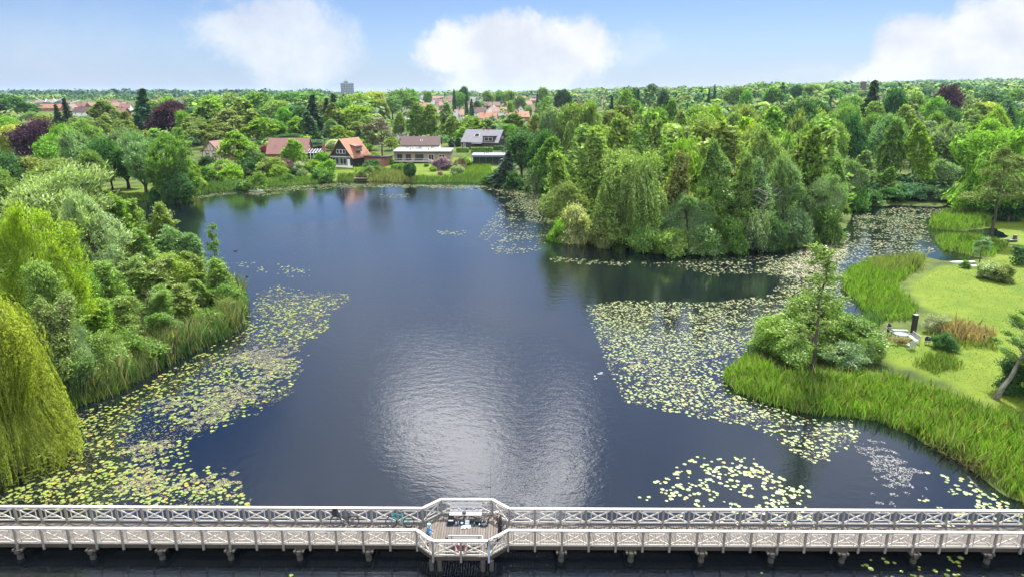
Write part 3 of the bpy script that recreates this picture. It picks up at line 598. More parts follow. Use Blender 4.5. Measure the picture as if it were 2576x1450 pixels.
wood('between the inlet and the wooded hill', [(215, 2140, 2620, 92, 292, 14, 10), (245, 2160, 2620, 86, 268, 12, 10.5), (290, 2120, 2640, 82, 258, 9, 11)], None, ['grey', 'birch', 'grey', 'lime', 'mid', 'dark'], ['white_willow', 'broadleaf', 'broadleaf', 'maple', 'birch'], 13)
many('between the inlet and the wooded hill', [
    ('spruce', 2200, 202, 330, 74, 'deep', 'tall dark spruce standing out against the wooded hill'), ('maple', 2258, 215, 330, 66, 'dark', 'dark tall broad tree right beside the standout spruce'), ('maple', 2392, 210, 380, 66, 'purple', 'copper beech, dark purple, below the wooded hill'), ('spruce', 2552, 262, 290, 56, 'blue'),
    ('broadleaf', 2310, 235, 370, 70, 'mid'), ('broadleaf', 2350, 245, 350, 60, 'bright'), ('broadleaf', 2490, 228, 470, 80, 'dark'), ('broadleaf', 2555, 225, 520, 70, 'mid'), ('broadleaf', 2470, 255, 340, 70, 'gold'), ('broadleaf', 2150, 235, 420, 60, 'birch'), ('broadleaf', 2440, 238, 430, 60, 'grey'),
])
# ---- town trees standing above the roofs
many('among the red roofs of the town', [
    ('maple', 1166, 216, 720, 26, 'dark', 'tallest round dark tree above the red roofs of the town'), ('maple', 1032, 222, 640, 40, 'mid'), ('broadleaf', 1008, 224, 620, 60, 'mid'), ('broadleaf', 985, 240, 520, 50, 'mid'), ('broadleaf', 960, 248, 460, 40, 'olive'), ('broadleaf', 1075, 228, 760, 24, 'mid'), ('columnar', 1142, 226, 560, 10, 'deep'),
    ('columnar', 1173, 240, 500, 10, 'deep'), ('columnar', 1186, 250, 470, 12, 'deep'), ('broadleaf', 1155, 234, 640, 30, 'mid'), ('broadleaf', 1200, 252, 600, 20, 'dark'), ('broadleaf', 1228, 230, 780, 28, 'mid'), ('broadleaf', 1255, 226, 820, 28, 'mid'), ('broadleaf', 1280, 226, 820, 34, 'lime'), ('spruce', 1287, 232, 640, 14, 'deep'),
    ('broadleaf', 1305, 240, 600, 36, 'grey'), ('broadleaf', 1283, 252, 560, 20, 'lime'), ('spruce', 1352, 230, 560, 14, 'deep'), ('broadleaf', 1366, 218, 760, 30, 'mid'), ('maple', 1418, 222, 520, 40, 'deep'), ('broadleaf', 1372, 244, 540, 40, 'mid'), ('broadleaf', 1330, 266, 500, 22, 'mid'), ('pine', 1355, 260, 400, 30, 'mid'),
    ('spruce', 1540, 242, 420, 26, 'deep'), ('broadleaf', 1570, 226, 440, 40, 'bright'), ('broadleaf', 1600, 222, 560, 34, 'dark'), ('pine', 1636, 212, 480, 42, 'dark'), ('maple', 1668, 224, 460, 40, 'deep'), ('spruce', 1606, 224, 500, 36, 'dark'), ('broadleaf', 1590, 290, 330, 40, 'blue'), ('spruce', 1785, 222, 520, 16, 'deep'), ('spruce', 1800, 212, 620, 14, 'deep'),
    ('broadleaf', 1850, 215, 560, 44, 'mid'), ('broadleaf', 1880, 224, 520, 30, 'bright'), ('broadleaf', 1950, 216, 560, 50, 'mid'), ('pine', 1968, 208, 560, 20, 'deep'), ('broadleaf', 2000, 214, 640, 40, 'dark'), ('broadleaf', 2050, 214, 700, 50, 'mid'), ('broadleaf', 2100, 222, 600, 44, 'mid'), ('spruce', 2090, 240, 460, 20, 'dark'), ('columnar', 2152, 232, 480, 12, 'deep'),
])
# ---- garden bushes along the far shore
many('in the garden of the half-timbered house', [
    ('shrub', 520, 392, 214, 44, 'deep'), ('shrub', 555, 400, 208, 60, 'birch'), ('shrub', 510, 418, 202, 60, 'mid'), ('shrub', 540, 418, 199, 54, 'brown'), ('shrub', 580, 415, 200, 60, 'lime'), ('shrub', 500, 445, 190, 44, 'lime'), ('shrub', 482, 452, 184, 40, 'gold'), ('shrub', 615, 420, 212, 40, 'deep'), ('shrub', 640, 435, 194, 60, 'mid'), ('shrub', 605, 452, 190, 34, 'grey'), ('shrub', 625, 395, 222, 50, 'dark'), ('broadleaf', 640, 372, 232, 50, 'mid')])
many('in front of the tiled house', [
    ('shrub', 665, 366, 224, 34, 'red', 'dark red bush against the end of the tiled house'), ('shrub', 676, 395, 212, 66, 'olive'), ('shrub', 700, 415, 205, 44, 'lime'), ('shrub', 722, 402, 214, 34, 'pink'), ('shrub', 728, 418, 208, 36, 'deep'), ('shrub', 752, 406, 214, 32, 'white'), ('shrub', 775, 410, 214, 30, 'mid'), ('shrub', 790, 402, 220, 40, 'lime'), ('shrub', 760, 424, 207, 30, 'grey'), ('shrub', 795, 422, 210, 26, 'dark'), ('shrub', 725, 436, 200, 30, 'mid')])
many('in front of the black gabled house', [
    ('shrub', 812, 382, 222, 40, 'bright'), ('shrub', 822, 402, 214, 44, 'bright'), ('shrub', 803, 420, 206, 44, 'mid'), ('shrub', 820, 428, 203, 40, 'mid'), ('shrub', 862, 405, 221, 18, 'pale'), ('shrub', 880, 408, 221, 14, 'brown'), ('shrub', 896, 405, 221, 18, 'mid'), ('shrub', 942, 382, 222, 30, 'lime'), ('shrub', 935, 402, 216, 44, 'dark'), ('shrub', 905, 420, 208, 34, 'lime'), ('shrub', 922, 418, 209, 40, 'olive'), ('shrub', 950, 416, 214, 28, 'mid')])
many('in the garden of the long flat-roofed house', [
    ('shrub', 980, 398, 225, 22, 'mid'), ('shrub', 994, 412, 219, 24, 'mid'), ('shrub', 1012, 410, 219, 30, 'bright'), ('shrub', 1022, 418, 216, 18, 'dark'), ('shrub', 1072, 410, 219, 12, 'mid'), ('shrub', 1090, 418, 216, 18, 'lime'), ('shrub', 1110, 394, 221, 44, 'mauve'), ('shrub', 1126, 402, 216, 28, 'bright'), ('shrub', 1108, 430, 212, 14, 'pink'), ('shrub', 1155, 398, 228, 40, 'brown'), ('shrub', 1170, 392, 232, 34, 'lime'), ('shrub', 1150, 415, 222, 34, 'pale'), ('shrub', 1172, 358, 255, 20, 'pale')])
T('round', 1030, 408, 0, 34, 'dark', None, 'clipped dark egg-shaped tree standing alone in the shore reeds', base=458)
# ---- the right bank
many('on the reedy point', [('shrub', 1960, 790, 66.5, 150, 'birch'), ('shrub', 2055, 735, 67, 180, 'mid'), ('shrub', 2140, 790, 65.5, 170, 'mid'), ('shrub', 2005, 840, 63.0, 120, 'birch'), ('shrub', 2135, 860, 62.5, 120, 'grey'), ('shrub', 2185, 850, 62.5, 80, 'olive')])
T('sparse', 2082, 600, 0, 190, 'birch', None, 'tall sparse young tree rising from the bushes on the reedy point', base=938, minh=9, lod=0)
many('on the lawn of the bank', [('shrub', 2360, 790, 76, 60, 'pale'), ('shrub', 2490, 655, 98, 62, 'pale'), ('shrub', 2530, 665, 97, 60, 'olive'), ('shrub', 2380, 835, 69, 60, 'dark'), ('shrub', 2590, 905, 62, 120, 'dark'), ('shrub', 2430, 655, 102, 26, 'mid')])
T('pine', 2476, 596, 0, 50, 'grey', None, 'small grafted weeping tree with a mop of grey-green twigs on the lawn', base=664, minh=2.5, lod=1)
T('pine', 2536, 372, 0, 140, 'olive', None, 'tall leaning tree with a dark bare stem beside the tree stump', base=605, lod=1, rz=.4)
lt = plant('pine', G(2506, 1003), 8.6, 3.6, TONE['mid'], lod=0, rz=0, label='green tree with a pale leaning stem at the edge of the lawn'); lt.rotation_euler = (.05, .30, 0)
for c_ in lt.children:
    if c_.name.startswith('trunk'): c_.material_slots[0].link = 'OBJECT'; c_.material_slots[0].material = M_PALEBARK
# ------------------------------------------------------------------ reeds, irises, rough grass (uncountable: one object per bed)
def poly_world(px, z=.2): return np.array([P(a, b, z)[:2] for a, b in px])
def scatter(pw, n, cond=None):
    lo, hi = pw.min(0), pw.max(0); out = []; k = 0
    while k < n:
        q = rng.uniform(lo, hi, (max(256, 2 * n), 2)); q = q[inside(pw, q[:, 0], q[:, 1])]
        if cond is not None: q = q[cond(q[:, 0], q[:, 1])]
        if len(q) == 0: break
        out.append(q); k += len(q)
    return np.concatenate(out)[:n] if out else np.zeros((0, 2))
def area(pw): x, y = pw[:, 0], pw[:, 1]; return .5 * abs(np.dot(x, np.roll(y, 1)) - np.dot(y, np.roll(x, 1)))
def vnoise(x, y, s, seed=0):
    r = np.random.default_rng(seed); v = np.zeros(np.shape(x))
    for i in range(7):
        a = r.uniform(0, 6.28); f = s * r.uniform(.6, 2.0); v = v + np.sin((np.cos(a) * x + np.sin(a) * y) * f + r.uniform(0, 6.28) + 1.4 * np.sin((np.sin(a) * x - np.cos(a) * y) * f * .7 + i))
    return v / 7
def bed(name, px, per_m2, h, w, color, label, lean=.2, jit=.38, world_poly=None, cap=60000, clumpy=.0):
    pw = poly_world(px) if world_poly is None else world_poly; n = int(min(cap, area(pw) * per_m2)); q = scatter(pw, n)
    ed_ = edge_dist(pw, q[:, 0], q[:, 1]); q = q[rng.uniform(0, 1, len(q)) < np.clip(.25 + ed_ / 1.1 + .35 * vnoise(q[:, 0], q[:, 1], 1.1, 8), 0, 1)]
    if clumpy: q = q[vnoise(q[:, 0], q[:, 1], 1.3, 3) > -clumpy]
    n = len(q); z = np.maximum(terrain(q[:, 0], q[:, 1]), -.25); hh = h * rng.uniform(1 - jit, 1 + jit, n) * (1 + .45 * vnoise(q[:, 0], q[:, 1], .9, 5)); nz = rng.normal(size=(n, 3)) * np.array([1, 1, .15])
    u = np.tile([0, 0, 1.0], (n, 1)) + rng.normal(size=(n, 3)) * lean
    c = np.stack([q[:, 0], q[:, 1], z + hh * .47], 1); u = unit(u); nz = unit(nz); nz = unit(nz - u * (nz * u).sum(1, keepdims=True)); v = np.cross(nz, u)
    a = u * (hh / 2)[:, None]; b = v * (w / 2 * rng.uniform(.7, 1.3, n))[:, None]; dr = unit(rng.normal(size=(n, 3)) * np.array([1, 1, 0])) * (hh * lean * .9)[:, None]
    vs = np.stack([c - a - b * .7, c - a + b * .7, c + b, c + a + dr - np.array([0, 0, .06]) * hh[:, None], c - b], 1).reshape(-1, 3); f = np.arange(n * 5).reshape(n, 5)
    o = link_mesh(name, mesh_from_arrays(name, vs, f), M_REED); o.color = (*color, 1); return tag(o, label, None, None, 'stuff')
GREEN_REED = (.07, .15, .045); IRIS = (.135, .25, .03); STRAW = (.24, .20, .11); PALE = (.17, .21, .07)
spit_front = [(100, 1045), (170, 1026), (300, 982), (400, 927), (480, 887), (560, 850), (606, 824), (622, 775), (620, 744)]
bed("reed_bed", spit_front + [(596, 735), (580, 775), (545, 815), (480, 850), (400, 890), (300, 940), (150, 985)], 80, 2.5, .05, GREEN_REED, "green reeds fringing the wooded spit", jit=.3, cap=26000)
bed("dry_reed_bed", [(90, 1005), (180, 965), (300, 925), (400, 872), (430, 878), (310, 950), (180, 990), (120, 1020)], 90, 2.5, .05, (.27, .225, .14), "brown dry reeds behind the green ones", cap=9000)
bed("reed_bed", [(140, 1040), (175, 1028), (300, 985), (290, 968), (200, 995), (150, 1015)], 60, 1.2, .06, IRIS, "bright iris leaves at the foot of the reeds", cap=4500)
shore_r = [(1816, 940), (1830, 974), (1900, 1004), (2000, 1034), (2100, 1044), (2200, 1054), (2300, 1094), (2330, 1114), (2400, 1150), (2480, 1200), (2530, 1240), (2640, 1300)]
bed("iris_bed", shore_r + [(2760, 1200), (2576, 1085), (2470, 1040), (2370, 1000), (2270, 968), (2180, 960), (2080, 962), (1960, 950), (1880, 905), (1865, 905)], 66, 1.15, .06, IRIS, "bright green iris bed edging the near point", cap=42000)
bed("iris_bed", [(1862, 905), (1900, 860), (2000, 822), (2150, 800), (2195, 782), (2240, 800), (2210, 830), (2050, 840), (1940, 880), (1890, 912)], 40, 1.2, .06, GREEN_REED, "reeds behind the bushes of the point", cap=9000)
bed("iris_bed", [(2112, 720), (2130, 682), (2180, 662), (2250, 652), (2330, 655), (2300, 690), (2255, 730), (2310, 785), (2300, 812), (2210, 815), (2155, 762)], 32, 1.2, .075, IRIS, "bright green rushes on the upper bank", cap=22000)
bed("reed_bed", [(2180, 664), (2250, 653), (2330, 657), (2320, 690), (2240, 705), (2190, 690)], 26, 1.7, .06, PALE, "pale flowering reeds on the upper bank", cap=6000)
bed("iris_bed", [(2335, 557), (2400, 531), (2470, 524), (2500, 545), (2490, 570), (2420, 581), (2345, 574)], 20, 1.5, .10, IRIS, "bright green rushes of the upper islet", cap=7000)
bed("iris_bed", [(2350, 601), (2400, 597), (2490, 605), (2540, 625), (2500, 648), (2440, 641), (2372, 627)], 24, 1.1, .09, IRIS, "bright green rushes of the lower islet with yellow flags", cap=7000)
bed("iris_bed", [(1935, 630), (2030, 616), (2024, 602), (1950, 612)], 22, 1.4, .1, IRIS, "bright iris clump at the corner of the island", cap=2500)
bed("iris_bed", [(1385, 585), (1480, 604), (1480, 594), (1400, 575)], 18, 1.3, .1, IRIS, "iris fringe at the island's tip", cap=1500)
bed("reed_bed", [(440, 501), (480, 491), (560, 480), (640, 472), (655, 462), (560, 466), (480, 476), (445, 487)], 16, 1.5, .11, (.08, .16, .045), "reeds below the half-timbered house", cap=7000)
bed("reed_bed", [(655, 470), (700, 467), (762, 463), (800, 460), (800, 450), (740, 453), (660, 458)], 16, 1.2, .11, (.10, .19, .04), "reeds below the tiled house", cap=5000)
bed("reed_bed", [(845, 456), (890, 455), (890, 446), (850, 446)], 16, 1.4, .11, (.085, .15, .035), "reeds below the black gabled house", cap=2500)
bed("reed_bed", [(925, 455), (950, 455), (1045, 459), (1045, 440), (960, 436), (928, 440)], 14, 1.5, .11, (.16, .19, .07), "tall tan and green reeds by the timber platform", cap=7000)
bed("reed_bed", [(1030, 459), (1150, 457), (1240, 462), (1240, 448), (1180, 442), (1130, 450), (1035, 450)], 16, 1.2, .11, (.09, .18, .035), "green reeds below the lawn of the long house", cap=7000)
bed("long_grass", [(1160, 440), (1180, 425), (1235, 425), (1240, 448)], 14, .8, .1, (.12, .22, .025), "long bright grass below the glass pavilion", cap=4000)
bed("long_grass", [(200, 512), (330, 506), (420, 498), (420, 488), (330, 496), (200, 502)], 14, .9, .1, (.11, .21, .02), "bright grass on the bank of the bay", cap=4000)
bed("dry_reed_bed", [(2345, 845), (2400, 872), (2500, 882), (2500, 850), (2400, 832)], 60, 1.6, .05, (.27, .20, .12), "straw-coloured reeds beside the lawn", cap=7000)
bed("long_grass", [(2330, 850), (2400, 885), (2510, 895), (2520, 880), (2400, 868)], 40, .8, .05, (.14, .20, .04), "long grass in front of the straw-coloured reeds", cap=4500)
bed("long_grass", [(2285, 930), (2330, 908), (2410, 915), (2425, 938), (2350, 955)], 60, .9, .05, (.11, .18, .035), "tuft of long grass and irises on the lawn", cap=4500)
bed("dry_brush", [(2320, 1108), (2400, 1158), (2480, 1212), (2560, 1240), (2560, 1200), (2420, 1130), (2345, 1092)], 50, .75, .035, (.17, .125, .085), "dead brown twigs along the water's edge", lean=.75, cap=6000)
bed("lawn_grass", LAWNS[0], 14, .07, .06, (.12, .16, .015), "short grass of the garden lawn", lean=.5, cap=60000)
bed("undergrowth", spit_front[1:] + [(560, 705), (440, 656), (250, 650), (80, 655), (60, 1000)], 9, .8, .16, (.07, .12, .025), "undergrowth below the trees of the spit", lean=.5, cap=26000)

# ------------------------------------------------------------------ water lilies and floating weed
def padmat(name, c1, c2, c3):
    m, t, p, out = new_mat(name); r = t.add('ShaderNodeNewGeometry').outputs['Random Per Island']; oi = t.add('ShaderNodeObjectInfo').outputs['Random']; r = t.math('FRACT', t.math('ADD', r, t.math('MULTIPLY', oi, 7.7)))
    c = t.mix(r, c1, c2); c = t.mix(t.ramp(t.math('FRACT', t.math('MULTIPLY', r, 13.7)), .86, .97), c, c3)
    pos = t.add('ShaderNodeNewGeometry').outputs['Position']; c = t.mix(1.0, c, t.math('ADD', t.math('MULTIPLY', t.noise(pos, 5, 3), .6), .7), 'MULTIPLY')
    t.link(c, p.inputs['Base Color']); p.inputs['Roughness'].default_value = .38; p.inputs['Specular IOR Level'].default_value = .5; return m
M_PADY = padmat("lily_leaf_yellow", (.12, .18, .03), (.21, .25, .06), (.30, .21, .03)); M_PADP = padmat("lily_leaf_pale", (.13, .185, .055), (.235, .275, .115), (.27, .20, .055)); M_PADF = padmat("lily_leaf_far", (.12, .155, .045), (.22, .24, .105), (.20, .16, .07))
def pad_outline(k=13, r=None):
    r = r or rng; a0 = .22; an = np.linspace(a0, 2 * math.pi - a0, k); rr = 1 + r.normal(size=k) * .03; pts = np.stack([np.cos(an) * rr, np.sin(an) * rr * .9], 1); return np.concatenate([[[0.15, 0]], pts])
LILY = [ # outline px, leaves per m2, radius, style, threshold of the drifting clusters
    ([(-30, 1280), (60, 1170), (130, 1070), (200, 1032), (330, 988), (480, 905), (612, 828), (640, 740), (700, 715), (790, 735), (870, 735), (885, 757), (830, 800), (835, 830), (765, 865), (740, 985), (655, 1040), (560, 1075), (490, 1110), (480, 1150), (600, 1210), (640, 1265), (640, 1280)], 3.4, .24, 'y', -.05),
    ([(-30, 1280), (60, 1170), (130, 1070), (300, 1000), (600, 835), (600, 850), (420, 960), (300, 1100), (330, 1180), (600, 1225), (640, 1265), (640, 1280)], 3.0, .24, 'y', -.35),
    ([(575, 662), (660, 655), (740, 668), (805, 688), (775, 705), (700, 692), (640, 682)], 1.4, .3, 'p', -.1),
    ([(1465, 770), (1560, 755), (1800, 760), (1940, 740), (1960, 700), (1900, 680), (2000, 632), (2100, 600), (2140, 580), (2132, 690), (2112, 730), (2150, 768), (2000, 820), (1880, 880), (1820, 940), (1840, 988), (2000, 1037), (2150, 1058), (2170, 1090), (2120, 1140), (2060, 1170), (2010, 1150), (1950, 1100), (1880, 1070), (1750, 1050), (1650, 1030), (1570, 1010), (1530, 930), (1500, 850)], 4.6, .25, 'p', -.28),
    ([(1600, 1255), (1660, 1180), (1760, 1140), (1900, 1150), (1950, 1180), (2060, 1250), (2040, 1300), (1850, 1290), (1700, 1270)], 4.2, .28, 'p', -.15),
    ([(1600, 1295), (2060, 1285), (2060, 1340), (1640, 1335)], 2.6, .27, 'p', .0),
    ([(2330, 1185), (2420, 1200), (2540, 1262), (2620, 1310), (2360, 1330), (2300, 1240)], 4.2, .27, 'p', -.15),
    ([(1240, 478), (1360, 472), (1398, 560), (1390, 590), (1385, 632), (1250, 640), (1200, 590), (1250, 530)], 1.5, .34, 'f', .0),
    ([(1270, 475), (1366, 474), (1385, 560), (1330, 560)], 1.6, .36, 'f', -.3),
    ([(1095, 579), (1172, 580), (1170, 593), (1095, 592)], 1.3, .34, 'p', -.2), ([(955, 489), (1032, 487), (1030, 498), (958, 498)], 1.0, .4, 'f', -.2),
    ([(1368, 645), (1480, 650), (1600, 658), (1880, 645), (2000, 640), (1960, 685), (1800, 695), (1700, 672), (1500, 667), (1380, 657)], 2.2, .3, 'f', -.1),
    ([(2100, 630), (2150, 600), (2142, 545), (2250, 520), (2390, 525), (2330, 560), (2340, 600), (2370, 630), (2300, 648), (2200, 652), (2130, 670)], 3.0, .33, 'f', -.15),
    ([(600, 484), (640, 474), (760, 466), (850, 460), (1050, 464), (1240, 466), (1372, 478), (1378, 500), (1230, 478), (1050, 473), (900, 471), (760, 480), (650, 494)], 2.3, .42, 'f', -.1),
    ([(395, 507), (440, 504), (480, 494), (560, 482), (600, 486), (500, 501), (430, 516)], 2.0, .36, 'f', -.2),
    ([(560, 1405), (830, 1405), (830, 1475), (560, 1475)], .9, .22, 'y', .12), ([(2140, 1395), (2600, 1395), (2640, 1480), (2140, 1480)], 1.9, .22, 'y', .0), ([(1880, 1400), (1990, 1400), (1990, 1470), (1880, 1470)], 1.2, .22, 'y', -.1)]
pads = {'y': [], 'p': [], 'f': []}
for k, (px, dens, rad, sty, thr) in enumerate(LILY):
    pw = poly_world(px, 0); q = scatter(pw, int(min(20000, area(pw) * dens * (1.9 if sty == 'y' else 1.75))), lambda x, y: inside(LAKE, x, y)); v = vnoise(q[:, 0], q[:, 1], .42, 21 + k) * .75 + .7 * vnoise(q[:, 0], q[:, 1], 2.1, 51 + k) + .05; q = q[v > thr]
    ed = edge_dist(pw, q[:, 0], q[:, 1]); q = q[rng.uniform(0, 1, len(q)) < np.clip(.35 + ed / 2.5, 0, 1)]
    for a in q: pads[sty].append((a[0], a[1], rad * (.64 if sty == 'y' else .58) * rng.uniform(.5, 1.25)))
allp = []
for sty, ps in pads.items():
    cell = {}; keep = []
    for a in ps:                       # leaves lie side by side, hardly one over the other
        c_ = (int(a[0] // .6), int(a[1] // .6)); ok = True
        for i in (-1, 0, 1):
            for j in (-1, 0, 1):
                for b_ in cell.get((c_[0] + i, c_[1] + j), ()):
                    if (a[0] - b_[0]) ** 2 + (a[1] - b_[1]) ** 2 < (.62 * (a[2] + b_[2])) ** 2: ok = False
        if ok: cell.setdefault(c_, []).append(a); keep.append((*a, sty))
    allp += keep
def in_frame(x, y):
    dpt = y * math.cos(R(PITCH)) + CAM_H * math.sin(R(PITCH)); X = CX + FPX * x / dpt; Yv = CY - FPX * (y * math.sin(R(PITCH)) - CAM_H * math.cos(R(PITCH))) / dpt; return -4 < X < 2580 and Yv < 1455, X, Yv
BR0, BR1 = P(0, 1325, RZT), P(2576, 1337, RZT)
near = sorted([a for a in allp if in_frame(a[0], a[1])[0] and not (BR0.y - .6 < a[1] < BR0.y + 2.6)], key=lambda a: -a[2] / a[1] ** 1.3)
ones = near[:296]; chosen = set((a[0], a[1]) for a in ones); rest = [a for a in allp if (a[0], a[1]) not in chosen]
pad_mesh = {}
for sty, m in (('y', M_PADY), ('p', M_PADP), ('f', M_PADF)):
    for v in range(4):
        o2 = pad_outline(15); me = bpy.data.meshes.new("lily_pad"); vv = [(x, y, .012 * math.sin(i * 2.1 + v)) for i, (x, y) in enumerate(o2)] ; me.from_pydata(vv, [], [tuple(range(len(vv)))]); me.update(); me.materials.append(m); pad_mesh[sty, v] = me
for x, y, r_, sty in ones:
    X, Y = in_frame(x, y)[1:]
    o = link_mesh("lily_pad", pad_mesh[sty, rnd.randrange(4)]); o.location = (x, y, .018 + rnd.uniform(0, .012)); o.rotation_euler = (rnd.uniform(-.03, .03), rnd.uniform(-.03, .03), rnd.uniform(0, 6.28)); o.scale = (r_, r_, 1)
    if Y > 1390: lab = "lily pad on the dark water in front of the bridge"
    elif X < 900: lab = "yellow-green lily pad afloat between the trailing willow and the bridge"
    elif X < 2150: lab = "pale lily pad in the loose raft just behind the bridge"
    else: lab = "pale lily pad by the dead brown twigs near the bridge"
    tag(o, lab, "lily pad", lab.replace("lily pad", "lily pads"))
for sty, m in (('y', M_PADY), ('p', M_PADP), ('f', M_PADF)):
    ps = np.array([a[:3] for a in rest if a[3] == sty]); n = len(ps); outl = [pad_outline(10 if sty != 'f' else 7) for _ in range(5)]; k = len(outl[0])
    an = rng.uniform(0, 6.283, n); sel = rng.integers(0, 5, n); base = np.stack(outl)[sel] * ps[:, 2][:, None, None]; ca, sa = np.cos(an)[:, None], np.sin(an)[:, None]
    tilt = rng.normal(size=(n, 2)) * .04
    vx = base[:, :, 0] * ca - base[:, :, 1] * sa; vy = base[:, :, 0] * sa + base[:, :, 1] * ca; vz = .015 + rng.uniform(0, .012, (n, 1)) + np.abs(vx * tilt[:, :1] + vy * tilt[:, 1:])
    vs = np.stack([vx + ps[:, :1], vy + ps[:, 1:2], vz], 2).reshape(-1, 3); nm = {'y': "lily_leaves", 'p': "pale_lily_leaves", 'f': "distant_lily_leaves"}[sty]
    tag(link_mesh(nm, mesh_from_arrays(nm, vs, np.arange(n * k).reshape(n, k)), m), {'y': "yellow-green water-lily leaves spread off the spit", 'p': "pale water-lily leaves spread off the reedy point", 'f': "far lily leaves along the shores"}[sty], None, None, 'stuff')
def weed(name, px, per, color, label, thr=-.2, size=(.16, .05)):
    pw = poly_world(px, 0); q = scatter(pw, int(area(pw) * per), lambda x, y: inside(LAKE, x, y)); v = vnoise(q[:, 0], q[:, 1], .6, 77) * .8 + .9 * vnoise(q[:, 0], q[:, 1], 3.1, 78) - .12; ed = edge_dist(pw, q[:, 0], q[:, 1]); q = q[v + np.clip(ed / 3.2, 0, 1) * .6 - .38 > thr]; n = len(q)
    c = np.stack([q[:, 0], q[:, 1], np.full(n, .010) + rng.uniform(0, .02, n)], 1); vs, f = leaf_quads(c, np.tile([0, 0, 1.0], (n, 1)) + rng.normal(size=(n, 3)) * .12, size[0], size[1], np.tile([1.0, .25, 0], (n, 1)) + rng.normal(size=(n, 3)) * .9)
    o = link_mesh(name, mesh_from_arrays(name, vs, f), flat(name, color, .6, var=.5, scale=1.2)); tag(o, label, None, None, 'stuff')
weed("floating_weed", [(225, 1180), (300, 1125), (420, 1105), (490, 1150), (610, 1190), (610, 1225), (480, 1245), (300, 1240)], 150, (.19, .18, .10), "tan floating weed between the lilies near the bridge")
weed("floating_weed", [(390, 1040), (380, 1005), (480, 980), (570, 950), (560, 900), (640, 868), (760, 862), (785, 900), (740, 965), (650, 1000), (560, 1060), (480, 1085)], 110, (.16, .16, .10), "grey-brown floating weed off the spit", size=(.17, .055))
weed("floating_weed", [(2110, 1120), (2200, 1095), (2300, 1150), (2390, 1240), (2350, 1290), (2210, 1290), (2170, 1190)], 75, (.19, .19, .19), "whitish water-crowfoot drifting by the dead twigs", -.1)
weed("floating_weed", [(1485, 950), (1510, 935), (1550, 940), (1545, 960), (1500, 965)], 80, (.4, .4, .4), "small whitish weed patch at the lilies' edge")
weed("floating_weed", LILY[0][0], 20, (.13, .125, .055), "olive-brown weed floating between the leaves off the spit", -.32, (.17, .06))
weed("floating_weed", LILY[3][0], 16, (.17, .175, .085), "olive weed floating between the leaves off the reedy point", -.32, (.18, .06))
weed("floating_weed", [(1960, 690), (2000, 632), (2100, 600), (2140, 585), (2130, 670), (2050, 720)], 26, (.33, .30, .20), "tan scum among the lilies of the inlet", -.1, (.3, .1))

# ------------------------------------------------------------------ far woods: one mass each
farm, t, p, out = new_mat("far_leaf"); at_ = t.add('ShaderNodeAttribute', attribute_name="tint").outputs['Color']; r = t.add('ShaderNodeNewGeometry').outputs['Random Per Island']
t.link(t.mix(1.0, at_, t.math('ADD', t.math('MULTIPLY', r, .36), .82), 'MULTIPLY'), p.inputs['Base Color']); p.inputs['Roughness'].default_value = .7; p.inputs['Specular IOR Level'].default_value = 0
def mass(name, spots, nq, label, cols, size=1.0):
    """spots: (x, y, crown radius, tree height)"""
    sp = np.array(spots); n = len(sp); z0 = terrain(sp[:, 0], sp[:, 1]); d = rdir(n * nq); d[:, 2] = np.abs(d[:, 2]) * 1.0 - .25 * (rng.uniform(size=n * nq) < .5); i = np.repeat(np.arange(n), nq)
    lump = 1 + .22 * np.sin(d[:, 0] * 5 + i) * np.cos(d[:, 1] * 6 + i * 2)
    c = np.stack([sp[i, 0] + d[:, 0] * sp[i, 2] * lump, sp[i, 1] + d[:, 1] * sp[i, 2] * lump, z0[i] + sp[i, 3] * .55 + d[:, 2] * sp[i, 3] * .45 * lump], 1)
    L = sp[i, 2] * .55 * size; nrm = unit(d + np.array([0, 0, .35]) + rng.normal(size=(n * nq, 3)) * .22); u = rng.normal(size=(n * nq, 3)); u = unit(u - nrm * (u * nrm).sum(1, keepdims=True)); v = np.cross(nrm, u)
    a = u * (L / 2)[:, None]; b = v * (L * .42)[:, None]; vs = np.stack([c - a, c + b, c + a, c - b], 1).reshape(-1, 3); me = mesh_from_arrays(name, vs, np.arange(n * nq * 4).reshape(-1, 4))
    cc = np.array(cols)[rng.integers(0, len(cols), n)] * rng.uniform(.8, 1.2, (n, 1)); ca = np.ones((n * nq * 4, 4), np.float32); ca[:, :3] = np.repeat(cc, nq * 4, axis=0)
    at_ = me.attributes.new("tint", 'FLOAT_COLOR', 'POINT'); at_.data.foreach_set('color', ca.ravel()); return tag(link_mesh(name, me, farm), label, None, None, 'stuff')
def ringspots(n, p0, p1, d0, d1, r0, r1, h0, h1, cond=None):
    out = []
    while len(out) < n:
        D = math.exp(rnd.uniform(math.log(d0), math.log(d1))); px = rnd.uniform(p0, p1); x = (px - CX) / FPX * D * .965
        if cond and not cond(px, D): continue
        out.append((x, D, rnd.uniform(r0, r1), rnd.uniform(h0, h1)))
    return out
bed('straw_stems', shore_r + [(2760, 1200), (2576, 1085), (2370, 1000), (2180, 960), (1960, 950), (1880, 905)], 5, 1.5, .045, (.26, .24, .10), 'dry straw stems among the irises', lean=.25, cap=5000)
bed('straw_stems', spit_front + [(596, 735), (545, 815), (400, 890), (150, 985)], 22, 2.7, .045, (.27, .23, .14), 'dry straw stems among the reeds', lean=.22, cap=5000)
FARC = [TONE['mid'], TONE['dark'], TONE['olive'], TONE['birch'], TONE['grey'], TONE['lime']]
mass("far_woods", ringspots(750, -120, 820, 1500, 3400, 8, 17, 11, 24), 34, "low dark woods along the horizon", [TONE['dark'], TONE['blue'], (.06, .12, .05)])
